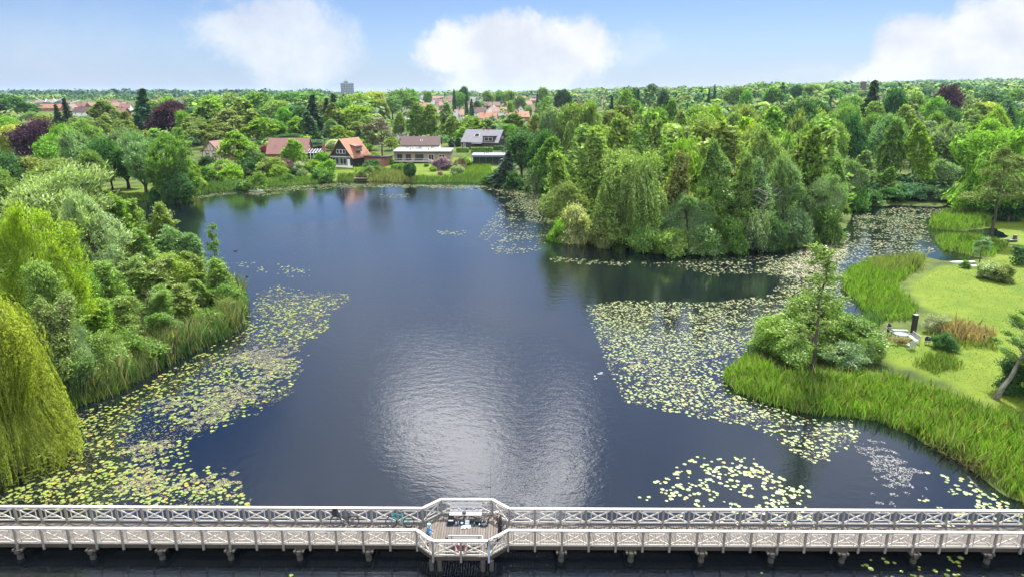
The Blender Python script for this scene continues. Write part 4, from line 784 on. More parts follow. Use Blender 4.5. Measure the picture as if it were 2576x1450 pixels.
mass("far_woods", ringspots(620, 700, 2000, 1400, 3400, 7, 14, 7, 17), 34, "hazy belt of trees on the horizon behind the town", FARC)
mass("hill_woods", ringspots(1500, 1880, 2760, 1000, 3500, 8, 17, 11, 21), 34, "wooded hill rising behind the inlet", [TONE['mid'], TONE['grey'], TONE['birch'], TONE['dark'], TONE['mid']])
mass("town_trees", ringspots(300, -60, 960, 430, 1450, 4, 7.5, 8, 14, lambda px, D: px > 470 or px < 40 or D > 980), 60, "trees spread between the roofs beyond the gardens", FARC + [TONE['dark']])
mass("town_trees", ringspots(120, 960, 1560, 430, 1400, 2.4, 4.6, 3.5, 7.5), 50, "small garden trees between the red roofs", FARC + [TONE['dark']])
mass("town_trees", ringspots(360, 1540, 2660, 360, 1300, 4, 7.5, 8, 13), 60, "trees spread behind the island wood and the inlet", FARC + [TONE['dark']])
mass("town_trees", ringspots(260, 1430, 2060, 620, 1700, 4, 7, 6, 11), 50, "trees along the rise at the far edge of the town", FARC + [TONE['dark']])
mass("garden_undergrowth", [(x, D, r_, h) for x, D, r_, h in ringspots(300, -80, 1560, 292, 450, 2, 4, 2, 5.0)], 60, "bushes and low trees filling the gardens", FARC + [TONE['dark']], .7)
mass("wood_undergrowth", [(x, D, r_, h) for x, D, r_, h in ringspots(260, 1440, 2640, 126, 330, 2, 4, 2, 5.0, lambda px, D: th((px - CX) / FPX * D * .965, D) > .3 and not (px > 2120 and D < 165))], 70, "undergrowth below the island wood", [TONE['dark'], TONE['mid'], TONE['deep']], .6)

# ------------------------------------------------------------------ houses
def tile_mat(name, c, scale=3.2):
    m, t, p, out = new_mat(name); g = t.add('ShaderNodeTexCoord').outputs['Object']; wv = t.add('ShaderNodeTexWave', wave_type='BANDS', bands_direction='X'); wv.inputs['Scale'].default_value = scale; t.link(g, wv.inputs[0])
    n = t.noise(g, 1.3, 5, .7); k = t.math('ADD', t.math('MULTIPLY', n, .7), .6); k = t.math('MULTIPLY', k, t.math('ADD', t.math('MULTIPLY', wv.outputs['Fac'], .3), .8)); t.link(t.mix(1.0, (*c, 1), k, 'MULTIPLY'), p.inputs['Base Color']); p.inputs['Roughness'].default_value = .8
    return m
RT = dict(pink=tile_mat("pink_tiles", (.30, .175, .14)), orange=tile_mat("orange_tiles", (.33, .16, .095)), brown=tile_mat("brown_tiles", (.17, .115, .095)), red=tile_mat("red_tiles", (.20, .098, .08)), plum=tile_mat("plum_tiles", (.085, .046, .046)), slate=tile_mat("slate", (.06, .065, .08)), grey=tile_mat("grey_roof", (.22, .225, .25), 1.2))
WT = dict(white=flat("white_render", (.72, .70, .66), .8, var=.08), cream=flat("cream_render", (.52, .45, .36), .8, var=.1), brick=flat("red_brick", (.24, .105, .075), .85, var=.25, scale=6), dark=flat("black_boards", (.022, .02, .022), .7, var=.3, scale=4), tan=flat("tan_boards", (.22, .175, .13), .75, var=.2, scale=5), plum=flat("plum_boards", (.05, .032, .038), .75, var=.25, scale=5), steel=flat("blue_steel", (.12, .17, .20), .4, var=.1))
M_WHITE = flat("white_paint", (.75, .75, .74), .45, var=.06); M_FRAME_D = flat("dark_frame", (.03, .03, .035), .5, var=.1)
glass, t, p, out = new_mat("window_glass"); p.inputs['Base Color'].default_value = (.02, .027, .032, 1); p.inputs['Roughness'].default_value = .06; p.inputs['Specular IOR Level'].default_value = .8
M_TIMBER = flat("weathered_timber", (.13, .095, .075), .85, var=.35, scale=5)
M_BRICKC = WT['brick']
def window(parent, c, wd, ht, rz=0.0, mat=None, cols=2, rows=1, tilt=0.0):
    """a framed window: c centre, facing -y before turning by rz"""
    rz += .0; Mx = Matrix.Rotation(rz, 3, 'Z') @ Matrix.Rotation(tilt, 3, 'X'); b = .07; f = MB(); c = Vector(c)
    def bx(x, z, sx, sz, y=0, sy=.10): f.box(c + Mx @ Vector((x, y, z)), (sx, sy, sz), M=Mx)
    bx(0, ht / 2 - b / 2, wd, b); bx(0, -ht / 2 + b / 2, wd, b); bx(-wd / 2 + b / 2, 0, b, ht - 2 * b); bx(wd / 2 - b / 2, 0, b, ht - 2 * b)
    for i in range(1, cols): bx(-wd / 2 + wd * i / cols, 0, .06, ht - 2 * b, -.003)
    for i in range(1, rows): bx(0, -ht / 2 + ht * i / rows, wd - 2 * b, .05, .003)
    fr = f.build("window", mat or M_WHITE, parent); g = MB(); g.box(c, (wd - 2 * b, .03, ht - 2 * b), M=Mx); g.build("pane", glass, fr); return fr
def gable_house(name, loc, rz, Lx, Wy, hw, hr, wall, roof, label, cat="house", group=None, wins=2, chim=((.2, 0),), over=.45, gable_win=True):
    """ridge along local x; the long front faces -y"""
    e = empty(name, loc, rz, label, cat, group); m = MB(); x, y = Lx / 2, Wy / 2
    for s in (-1, 1): m.poly([(s * x, -y, -.6), (s * x, y, -.6), (s * x, y, hw), (s * x, 0, hr - .05), (s * x, -y, hw)][::s])
    m.poly([(-x, -y, -.6), (x, -y, -.6), (x, -y, hw), (-x, -y, hw)]); m.poly([(x, y, -.6), (-x, y, -.6), (-x, y, hw), (x, y, hw)]); m.build("wall", wall, e)
    r = MB(); sl = (hr - hw) / y; o = over
    for s in (-1, 1):
        q = [(-x - o, s * (y + o), hw - sl * o), (x + o, s * (y + o), hw - sl * o), (x + o, 0, hr), (-x - o, 0, hr)]; q2 = [(a, b, c + .16) for a, b, c in q]
        if s > 0: q, q2 = q[::-1], q2[::-1]
        r.poly(q2); r.poly(q[::-1])
        for i in range(4): r.poly([q[i], q[(i + 1) % 4], q2[(i + 1) % 4], q2[i]])
    rf = r.build("roof", roof, e)
    for cx, cy in chim:
        c = MB(); zc = hr - abs(cy) * sl; c.box((cx * Lx, cy, zc + .35), (.75, .6, 1.5)); c.box((cx * Lx, cy, zc + 1.14), (.85, .7, .09)); c.build("chimney", M_BRICKC, rf)
    for i in range(wins): window(e, (-x + Lx * (i + .5) / wins, -y - .02, hw * .55), 1.3, 1.15)
    if gable_win and hr - hw > 1.6:
        for s in (-1, 1): window(e, (s * (x + .02), 0, hw + (hr - hw) * .35), 1.1, 1.0, s * math.pi / 2)
    return e
def ridge_at(px, py, hr, d0=230):
    """distance at which a ridge hr above the ground shows at this pixel"""
    best = None
    for D in np.geomspace(d0, 2600, 260):
        q = at_dist(px, py, D)
        if q.z <= th(q.x, D) + hr: best = q; break
    q = best if best is not None else at_dist(px, py, 2600); return Vector((q.x, q.y, th(q.x, q.y)))
Z3 = lambda x, y: ((x / 4.265 + 900) / 1.00932, (y / 4.265 + 200) / 1.00932)
HOUSES = []
TOWN = [ # x, ridge y (photo), shown width, e = eaves or g = gable to us, roof, wall
    (*Z3(900, 342), 20, 'e', 'pink', 'cream', 'low pink-roofed house half behind the tallest pale birch'), (*Z3(745, 262), 24, 'e', 'orange', 'brick', 'bright orange-roofed house above the birch clump'), (*Z3(880, 282), 18, 'g', 'pink', 'white', None), (*Z3(800, 238), 30, 'e', 'grey', 'cream', 'long pale grey-roofed block above the orange roof'),
    (*Z3(905, 188), 26, 'e', 'pink', 'cream', 'pink-roofed block high up at the far edge of town'), (*Z3(1115, 262), 26, 'g', 'brown', 'cream', None), (*Z3(1135, 335), 22, 'e', 'pink', 'white', None), (*Z3(1060, 368), 30, 'e', 'grey', 'white', 'low white house with a grey roof beside the two cypresses'), (*Z3(1360, 252), 38, 'e', 'brown', 'brick', 'large brown-roofed house in the middle of town'), (*Z3(1430, 216), 24, 'g', 'brown', 'white', 'brown house with a white-edged gable above the large brown roof'),
    (*Z3(1510, 252), 30, 'e', 'brown', 'brick', None), (*Z3(1640, 262), 24, 'g', 'pink', 'brick', 'gabled pink house right of the large brown roof'), (*Z3(1350, 310), 32, 'e', 'plum', 'white', 'dark plum-roofed house with a white side'), (*Z3(1585, 308), 42, 'e', 'pink', 'white', 'long pale pink roof with white gable edges and one chimney'), (*Z3(1450, 368), 44, 'e', 'orange', 'cream', 'long light orange roof at the lower edge of town'),
    (*Z3(1815, 352), 32, 'e', 'orange', 'brick', 'orange roof with two dark roof windows'), (*Z3(1690, 372), 20, 'e', 'pink', 'white', None), (*Z3(1740, 346), 16, 'g', 'orange', 'brick', 'small brick gable next to the orange roof with roof windows'), (*Z3(1800, 292), 18, 'g', 'pink', 'white', None), (*Z3(1860, 242), 26, 'e', 'pink', 'cream', None), (*Z3(2050, 262), 20, 'g', 'pink', 'brick', None),
    (*Z3(1240, 250), 18, 'g', 'brown', 'cream', None), (*Z3(1480, 202), 24, 'e', 'brown', 'cream', None), (*Z3(2480, 163), 42, 'e', 'pink', 'white', 'wide pink-roofed house with a white gable end'), (*Z3(1935, 182), 22, 'e', 'slate', 'plum', None), (*Z3(2150, 160), 32, 'e', 'brown', 'brick', None), (*Z3(1720, 212), 18, 'e', 'pink', 'brick', None), (*Z3(1580, 210), 24, 'e', 'brown', 'brick', None), (*Z3(1300, 200), 22, 'e', 'grey', 'white', None),
    (*Z3(60, 332), 26, 'e', 'pink', 'cream', None), (*Z3(155, 325), 26, 'e', 'brown', 'cream', None), (*Z3(20, 352), 16, 'e', 'pink', 'cream', None), (*Z3(545, 325), 18, 'g', 'slate', 'white', 'white house with a dark steep gable behind the first birch'), (*Z3(690, 300), 18, 'g', 'brown', 'brick', None), (*Z3(1240, 290), 20, 'e', 'pink', 'brick', None), (*Z3(960, 250), 20, 'e', 'pink', 'brick', None), (*Z3(1010, 215), 20, 'e', 'brown', 'cream', None), (*Z3(760, 180), 22, 'e', 'grey', 'white', None), (*Z3(1780, 262), 18, 'g', 'brown', 'white', None),
    (1740, 227, 74, 'e', 'brown', 'cream', 'very long brown-roofed terrace on the skyline'), (1712, 238, 30, 'g', 'pink', 'white', None), (1895, 226, 44, 'e', 'pink', 'white', 'pink-roofed terrace on the skyline near the flat-topped pine'), (1850, 236, 20, 'e', 'grey', 'white', None), (2090, 247, 22, 'e', 'orange', 'white', None), (2136, 241, 22, 'e', 'pink', 'white', None), (2030, 244, 12, 'g', 'brown', 'white', None), (1640, 240, 26, 'e', 'pink', 'brick', None), (1602, 248, 22, 'e', 'plum', 'brick', None), (1560, 266, 14, 'g', 'orange', 'brick', 'small red-brick house peeping between the willow and the island wood'), (1530, 252, 22, 'e', 'pink', 'brick', None),
    (2492, 275, 20, 'e', 'slate', 'dark', 'dark-roofed house deep in the trees near the wooded hill'), (686, 263, 28, 'e', 'orange', 'white', 'bright orange roof alone among the trees, with a white eave'), (712, 294, 36, 'e', 'slate', 'white', 'dark slate-roofed house with a white gable behind the tiled house'), (921, 297, 14, 'e', 'red', 'white', None), (888, 284, 42, 'e', 'brown', 'cream', None), (815, 285, 20, 'g', 'pink', 'cream', None), (940, 262, 26, 'e', 'pink', 'cream', None), (1000, 318, 18, 'g', 'slate', 'white', 'white gabled house peeping out beside the brownish pine'),
    (130, 262, 64, 'e', 'orange', 'brick', 'long orange roof below the white sail roofs'), (200, 259, 42, 'e', 'red', 'brick', 'red hipped roof behind the big plum-roofed block'), (213, 270, 56, 'e', 'plum', 'white', 'big block with a plum roof and a white lower storey'), (242, 274, 26, 'g', 'red', 'brick', 'red-brick gable end beside the plum roof'), (228, 258, 36, 'e', 'pink', 'brick', 'pink roof stepping up behind the red-brick gable'), (300, 258, 34, 'e', 'pink', 'brick', None), (308, 272, 24, 'e', 'red', 'brick', None), (385, 253, 26, 'e', 'pink', 'brick', None),
    (42, 274, 18, 'e', 'grey', 'white', 'small pale grey house left of the long orange roof'), (70, 304, 34, 'e', 'brown', 'cream', 'low brown roof above the copper beech of the gardens'), (20, 350, 44, 'e', 'slate', 'white', 'slate-roofed house beside the flagpole'), (228, 308, 18, 'e', 'grey', 'white', None), (200, 300, 26, 'e', 'grey', 'white', None),
]
_r = random.Random(31)
for yy, x0, x1, st in ((249, 1050, 1460, 38), (257, 1040, 1440, 44), (266, 1050, 1420, 48), (240, 1100, 1440, 60), (252, 70, 340, 40), (262, 100, 400, 52)):
    x = x0 + _r.uniform(0, st)
    while x < x1:
        if all(abs(x - h_[0]) > 14 or abs(yy - h_[1]) > 7 for h_ in TOWN): TOWN.append((x, yy + _r.uniform(-2, 2), _r.uniform(20, 32), _r.choice('eeg'), _r.choice(['pink', 'red', 'brown', 'pink', 'orange']), _r.choice(['brick', 'white', 'cream']), None))
        x += st * _r.uniform(.7, 1.3)
HWORD = dict(pink='pink-roofed', orange='orange-roofed', brown='brown-roofed', red='red-roofed', plum='plum-roofed', slate='slate-roofed', grey='grey-roofed')
for hx, hy, wpx, kind, roof, wall, lab in TOWN:
    hr = 6.6 if kind == 'e' else 7.4
    if hy > 290: hr = 5.6
    g = ridge_at(hx, hy, hr + .15, 210); ppm = px_per_m(g.y, g.z); Wm = wpx / ppm; rz = rnd.uniform(-.22, .22)
    if kind == 'e': e = gable_house("house", g, rz, max(Wm, 5), 8.0, hr * .48, hr, WT[wall], RT[roof], lab, 'house', None, 3 if Wm > 14 else 2, ((rnd.uniform(-.3, .3), 0),), gable_win=False)
    else: e = gable_house("house", g, rz + math.pi / 2, 10, max(Wm, 5), hr * .42, hr, WT[wall], RT[roof], lab, 'house', None, 1, ((rnd.uniform(-.3, .3), 0),))
    HOUSES.append(dict(o=e, roof=roof, kind=kind, px=hx, D=g.y, label=lab, wall=wall))
    if lab and 'two dark roof windows' in lab:
        for k in (-.2, .2): window(e, (k * Wm, -2.2, hr * .48 + (hr - hr * .48) * .45 + .22), .9, 1.1, 0, M_FRAME_D, 1, 1, -1.0)
# ---- half-timbered house
g = G(540, 402); ht = gable_house("half_timbered_house", (g.x - .3, g.y + 5, g.z), math.pi / 2 - .18, 9.0, 6.2, 2.9, 5.9, WT['cream'], RT['red'], "red-tiled half-timbered house almost hidden by garden bushes", "house", wins=0, chim=(), gable_win=False)
tb = MB()
for zz in (.9, 2.9): tb.box((-4.53, 0, zz), (.10, 6.1, .18))
for yy in (-3, -1.8, -.6, .6, 1.8, 3): tb.box((-4.535, yy, 1.45), (.09, .18, 2.8))
for yy in (-1.1, 0, 1.1): tb.box((-4.53, yy, 3.7), (.10, .15, 1.5))
tb.build("timber_frame", M_TIMBER, ht)
bb = MB(); [bb.beam((-4.98, s * 3.5, 2.42), (-4.98, 0, 5.98), .08, .3) for s in (-1, 1)]; bb.build("bargeboard", M_TIMBER, ht)
window(ht, (-4.56, -1.2, 1.9), 1.0, .9, -math.pi / 2); window(ht, (-4.56, 1.2, 1.9), 1.0, .9, -math.pi / 2)
wg = MB(); wg.box((1.0, -7.2, 1.1), (5.6, 8.4, 3.2)); wg.build("side_wing", WT['brick'], ht); r = MB()
for s in (-1, 1): q = [(1 + s * 3.2, -11.6, 2.5), (1 + s * 3.2, -3.3, 2.5), (1, -3.3, 4.6), (1, -11.6, 4.6)]; q = q if s > 0 else q[::-1]; r.poly([(a, b, c + .15) for a, b, c in q]); r.poly(q[::-1])
rw = r.build("wing_roof", RT['pink'], ht); c = MB(); c.box((1, -5.2, 5.0), (.8, .8, 2.2)); c.box((1, -5.2, 6.13), (.9, .9, .1)); c.build("chimney", M_BRICKC, rw)
# ---- tiled house with conservatory
g = G(722, 404); th_ = gable_house("tiled_house", (g.x, g.y + 5, g.z), .05, 11.6, 9.2, 2.5, 7.0, WT['brick'], RT['red'], "brick house with a steep red-tiled roof and a white conservatory", "house", wins=0, chim=((.02, 1.2),))
for xx in (-3.6, -1.2): window(th_, (xx, -2.9, 4.28), .8, 1.3, 0, M_FRAME_D, 1, 1, -.78)
for xx, w_ in ((-2.4, .8), (-.6, 1.8), (3.6, 1.1)): window(th_, (xx, -4.63, 1.25), w_, 1.3)
dm = MB(); dm.box((1.0, -3.4, 4.1), (2.2, 2.6, 1.6)); d_ = dm.build("dormer", RT['red'], th_); window(d_, (1.0, -4.72, 4.1), 1.5, 1.0)
cv = MB(); cv.box((8.0, -2.2, -.2), (4.2, 4.8, .8)); cn = cv.build("conservatory", WT['brick'], th_)
for i in range(4): window(cn, (8 - 1.55 + i * 1.03, -4.62, 1.35), 1.0, 2.3, 0, None, 1, 2)
rr = MB(); [rr.beam((8 - 2.1 + i * .84, -4.7, 2.55), (8 - 2.1 + i * .84, .2, 3.5), .09, .12) for i in range(6)]; rr.box((8, -4.72, 2.55), (4.3, .12, .12)); rr.build("glazing_bars", M_WHITE, cn); gl = MB(); gl.poly([(5.9, -4.7, 2.5), (10.1, -4.7, 2.5), (10.1, .2, 3.44), (5.9, .2, 3.44)]); gl.build("glass_roof", glass, cn)
ch = MB(); ch.box((10.75, -3.0, 2.3), (.8, .8, 5.6)); ch.box((10.75, -3.0, 5.13), (.95, .95, .12)); ch.tube([(10.75, -3, 5.15), (10.75, -3, 5.7)], .14, 8); ch.build("chimney", M_BRICKC, th_)
# ---- black gabled house with an orange roof
g = G(866, 420); bh = gable_house("gabled_house", (g.x + 1.2, g.y + 4.6, g.z), math.pi / 2 - .38, 9.0, 7.6, 3.2, 8.0, WT['dark'], RT['orange'], "black gabled house with a steep orange roof and a red dormer", "house", wins=0, chim=(), over=.6, gable_win=False)
for yy in (-1.1, 0, 1.1): window(bh, (-4.53, yy, 4.5), 1.0, 1.1, -math.pi / 2, None, 1)
for yy in (-2.0, .6): window(bh, (-4.53, -yy, 1.7), 2.3, 1.9, -math.pi / 2)
dd = MB(); dd.box((-4.54, -2.55, 1.45), (.08, .85, 1.9)); dd.build("door", M_WHITE, bh); sl = MB(); sl.box((-4.7, .1, 3.0), (.5, 7.2, .12)); sl.box((-4.6, 0, -.1), (.25, 7.7, 1.2)); sl.build("canopy_board", M_WHITE, bh)
dr = MB(); dr.box((-.4, -2.4, 5.2), (2.6, 2.6, 1.7)); do = dr.build("dormer", WT['brick'], bh); dr = MB(); dr.box((-.4, -2.3, 6.15), (3.2, 3.4, .2), M=Matrix.Rotation(.25, 3, 'X')); dr.build("dormer_roof", RT['red'], do); window(do, (-.4, -3.73, 5.2), 1.6, 1.0)
an = MB(); an.box((3.6, -7.6, 1.1), (5.0, 7.0, 3.0)); a_ = an.build("annex", WT['brick'], bh); an = MB(); an.box((3.6, -7.6, 2.72), (5.6, 7.6, .22)); an.build("flat_roof", WT['dark'], a_)
# ---- long flat-roofed house
def slab_house(name, px0, px1, base, depth, hw, rise, wall, roof, label):
    a, b = G(px0, base), G(px1, base); L = (b - a).length; e = empty(name, (a.x, a.y, (a.z + b.z) / 2), math.atan2(b.y - a.y, b.x - a.x) * .3, label, "house"); m = MB()
    m.poly([(0, 0, -.8), (L, 0, -.8), (L, 0, hw), (0, 0, hw)]); m.poly([(L, 0, -.8), (L, depth, -.8), (L, depth, hw + rise), (L, 0, hw)]); m.poly([(0, depth, -.8), (0, 0, -.8), (0, 0, hw), (0, depth, hw + rise)]); m.poly([(L, depth, -.8), (0, depth, -.8), (0, depth, hw + rise), (L, depth, hw + rise)]); m.build("wall", wall, e)
    r = MB(); q = [(-.4, -.7, hw - .02), (L + .4, -.7, hw - .02), (L + .4, depth + .3, hw + rise), (-.4, depth + .3, hw + rise)]; q2 = [(x, y, z + .28) for x, y, z in q]; r.poly(q2); r.poly(q[::-1]); [r.poly([q[i], q[(i + 1) % 4], q2[(i + 1) % 4], q2[i]]) for i in range(4)]; return e, r.build("roof", roof, e), L
e, rf, L = slab_house("flat_roofed_house", 992, 1132, 408, 8.5, 3.6, .55, WT['tan'], RT['grey'], "long tan flat-roofed house with a raised terrace and wide windows")
for k, w_ in ((.10, 1.9), (.255, 1.9), (.45, 3.0), (.66, 1.9), (.85, 2.0)): window(e, (k * L, -.03, 1.75 if k < .8 else 2.0), w_, 2.0 if k < .8 else 1.2, 0, M_FRAME_D if k < .6 else M_WHITE)
f = MB(); f.box((L * .36, -1.7, .42), (L * .74, 3.2, .18)); tr_ = f.build("terrace", flat("grey_deck", (.28, .26, .25), .8), e); f = MB(); [f.box((L * .36 + s * L * .36, -3.2, .95), (.06, .06, 1.0)) for s in (-1, -.5, 0, .5)]; f.box((L * .30, -3.2, 1.45), (L * .6, .05, .06)); f.beam((L * .62, -3.2, 1.45), (L * .78, -4.6, .2), .06, .06); f.build("railing", M_WHITE, tr_)
for i in range(5): f = MB(); f.box((L * .68, -3.4 - i * .28, .36 - i * .12), (1.5, .3, .1)); f.build("step", M_TIMBER, tr_)
for k, y_ in ((.3, 5), (.27, 3), (.63, 6.5), (.6, 3)): f = MB(); f.tube([(k * L, y_, 3.9), (k * L, y_, 4.75)], .12, 8); f.build("vent_pipe", M_FRAME_D, rf)
f = MB(); f.box((L * .4, 6.6, 4.36), (2.4, .7, .16)); f.build("skylight", M_FRAME_D, rf)
# ---- dark red roof behind it
g = G(1054, 384); e = gable_house("long_house", (g.x, g.y + 8, g.z), 0, 15.4, 8.5, 2.8, 5.8, WT['white'], RT['plum'], "white house with a dark red roof right behind the long flat roof", "house", wins=3, chim=()); window(e, (.4, -2.1, 4.49), .7, 1.1, 0, None, 1, 1, -.98)
# ---- black barn house
g = G(1218, 376); e = gable_house("barn_house", (g.x, g.y + 6, g.z), -.34, 11.4, 8.4, 2.7, 6.8, WT['plum'], tile_mat('ribbed_grey', (.19, .19, .21), 2.0), "black barn-like house with a pale grey roof, skylight and dormer", "house", wins=0, chim=((-.02, .5), (.12, .5)), over=.35)
e.scale = (1.4, 1.35, 1.12); window(e, (-1.6, -2.1, 4.98), 1.5, 1.5, 0, M_WHITE, 1, 1, -.80); d = MB(); d.box((2.9, -3.3, 3.8), (3.6, 2.2, 1.9)); do = d.build("dormer", WT['plum'], e); window(do, (2.9, -4.43, 3.75), 2.6, 1.3); d = MB(); d.box((2.9, -3.2, 4.84), (3.9, 2.8, .16)); d.build("dormer_roof", WT['dark'], do); window(e, (-4.9, -4.23, 1.3), .7, 1.6); c = MB(); c.box((-.6, -4.9, 2.2), (3.2, 1.4, .14)); c.build("porch_roof", RT['grey'], e); window(e, (-5.72, -1.8, 2.2), .5, .5, -math.pi / 2)
# ---- glass pavilion
e, rf, L = slab_house("glass_pavilion", 1190, 1272, 414, 8.0, 3.1, .1, WT['steel'], RT['grey'], "low modern pavilion with a blue steel frame and glass front")
for i in range(5): window(e, (L * (i + .5) / 5, -.04, 1.45), L / 5 - .12, 2.7, 0, M_FRAME_D, 2)
f = MB(); f.box((L / 2, -.85, 2.95), (L + .9, .3, .5)); f.box((-.35, -.6, 1.2), (.2, .6, 3.1)); f.build("steel_fascia", WT['steel'], e)
for k, y_ in ((.35, 3), (.45, 4), (.4, 6)): f = MB(); f.tube([(k * L, y_, 3.2), (k * L, y_, 3.9)], .12, 8); f.build("vent_pipe", M_FRAME_D, rf)
ht.scale = (1.12, 1.12, 1.12); th_.scale = (1.2, 1.15, 1.08); bh.scale = (1.16, 1.16, 1.17)
# ---- hedges
def hedge(px0, px1, base, hgt, depth, tone, label):
    a, b = G(px0, base), G(px1, base); L = (b - a).length; N = int(L * hgt * 90) + 500; c = np.stack([rng.uniform(0, L, N), rng.uniform(0, depth, N), rng.uniform(0, hgt, N)], 1); s = rng.integers(0, 3, N); c[s == 0, 1] = rng.normal(0, .06, (s == 0).sum()); c[s == 1, 2] = hgt + rng.normal(0, .06, (s == 1).sum()); n_ = np.array([[0, -1, .3], [0, 0, 1], [0, -.5, .5]])[s] + rng.normal(size=(N, 3)) * .5
    e = link_mesh("hedge", mesh_from_arrays("hedge", *leaf_quads(c, n_, .42, .28)), M_LEAF); e.location = a; e.rotation_euler = (0, 0, math.atan2(b.y - a.y, b.x - a.x)); e.color = (*TONE[tone], 1); tag(e, label, "hedge")
hedge(1185, 1240, 386, 2.2, 1.6, 'mid', "long clipped hedge below the black barn house"); hedge(1148, 1180, 384, 1.7, 1.4, 'mid', "short clipped hedge beside the birch trunks"); hedge(1242, 1268, 378, 1.6, 1.4, 'dark', "dark clipped hedge at the end of the black barn house"); hedge(2556, 2600, 668, 2.6, 2.0, 'dark', "tall clipped hedge block at the edge of the lawn")
# ---- high-rise, white sail roofs, windmill, far blocks
g = Vector((at_dist(874, 230, 1300).x, 1300, th(at_dist(874, 230, 1300).x, 1300))); tw = empty("tower_block", g, .62, "grey high-rise tower standing above the trees on the skyline", "tower block"); ztop = at_dist(874, 209, 1300).z - g.z
f = MB(); f.box((0, 0, ztop / 2), (19, 15, ztop)); f.build("wall", flat("concrete", (.30, .33, .38), .8, var=.1, scale=.2), tw); f = MB()
for i in range(int(ztop / 3.1)):
    for j in range(6): f.box((-8 + j * 3.2, -7.5, 2 + i * 3.1), (1.9, .3, 1.7))
    for j in range(5): f.box((-9.5, -6 + j * 3.0, 2 + i * 3.1), (.3, 1.7, 1.5))
tag(f.build("window_grid", flat("dark_windows", (.07, .09, .12), .3), tw), None, None, None, 'stuff'); f = MB(); f.box((-2, 0, ztop + 1.6), (6, 5, 3.2)); f.tube([(-2, 0, ztop + 3), (-2, 0, ztop + 7)], .4, 6); f.build("roof_plant", flat("roof_plant_grey", (.2, .22, .26)), tw)
q0 = at_dist(125, 255, 880); hall = empty("sail_roof_hall", (q0.x, 880, th(q0.x, 880)), 0, "white building with pointed sail-like roofs left of the skyline woods", "hall"); zb = at_dist(125, 258, 880).z - th(q0.x, 880); zt = at_dist(125, 245, 880).z - th(q0.x, 880)
for pts in ([(-17, 0, zt), (-9, 4, zb + 1), (-4, -3, zb + 1.5)], [(-9, 4, zb), (-4, 0, zt - 1), (2, 2, zb)], [(0, 3, zb), (5, 0, zt - .6), (9, 3, zb + 1)], [(4, -2, zb + .5), (18, 0, zt), (10, 4, zb)], [(-37, 0, zb + 3), (-18, 2, zb - 1.5), (-22, 5, zb - 1)], [(20, 3, zb - 1), (38, 0, zb + 3.4), (26, 5, zb - 1)]):
    f = MB(); q = [Vector(p_) for p_ in pts]; up = Vector((0, 0, .6)); lo = [v - up * 2 for v in q]; f.poly(q); f.poly(lo[::-1]); [f.poly([lo[i], lo[(i + 1) % 3], q[(i + 1) % 3], q[i]]) for i in range(3)]; f.build("sail_roof", M_WHITE, hall)
f = MB(); f.box((0, 4, zb / 2), (34, 8, zb)); f.build("wall", WT['steel'], hall)
q0 = at_dist(2171, 224, 900); wmz = th(q0.x, 900); ml = empty("windmill", (q0.x, 900, wmz), 0, "dark red mill tower with a mast on the skyline before the wooded hill", "windmill"); hz = at_dist(2171, 209, 900).z - wmz; f = MB(); f.tube([(0, 0, 0), (0, 0, hz)], [4.6, 3.4], 10); f.build("tower", flat("dark_red_brick", (.10, .05, .05)), ml); f = MB(); f.tube([(0, 0, hz), (0, 0, hz + 1.6), (0, 0, hz + 2)], [3.8, 2.6, .2], 10); f.build("cap", WT['dark'], ml); f = MB(); f.tube([(2.6, -2, hz - 3), (3.4, -2, hz + 8)], .22, 6); f.build("mast", M_WHITE, ml)
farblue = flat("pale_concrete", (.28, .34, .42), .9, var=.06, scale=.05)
for x0, x1, yt, D, lab in ((1430, 1450, 227, 2600, "pale hazy block on the horizon, first of the three in a row"), (1459, 1478, 225.5, 2650, "pale hazy block on the horizon, middle of the three in a row"), (1488, 1509, 226.5, 2600, "pale hazy block on the horizon, last of the three in a row"), (1087, 1092, 227, 2800, "thin hazy tower on the horizon above the pink roofs"), (500, 508, 231, 2500, "small far block on the wooded horizon"), (682, 692, 231, 1900, "low grey block just above the trees left of the high-rise")):
    a, b = at_dist(x0, yt, D), at_dist(x1, yt, D); z0 = th(a.x, D); e = empty("far_block", ((a.x + b.x) / 2, D, z0), 0, lab, "apartment block"); f = MB(); f.box((0, 0, (a.z - z0) / 2), (b.x - a.x, 14, a.z - z0)); f.build("wall", farblue, e); f = MB(); f.box((0, 0, a.z - z0 + .4), (b.x - a.x + 1, 15, .8)); f.build("roof", RT['grey'], e)
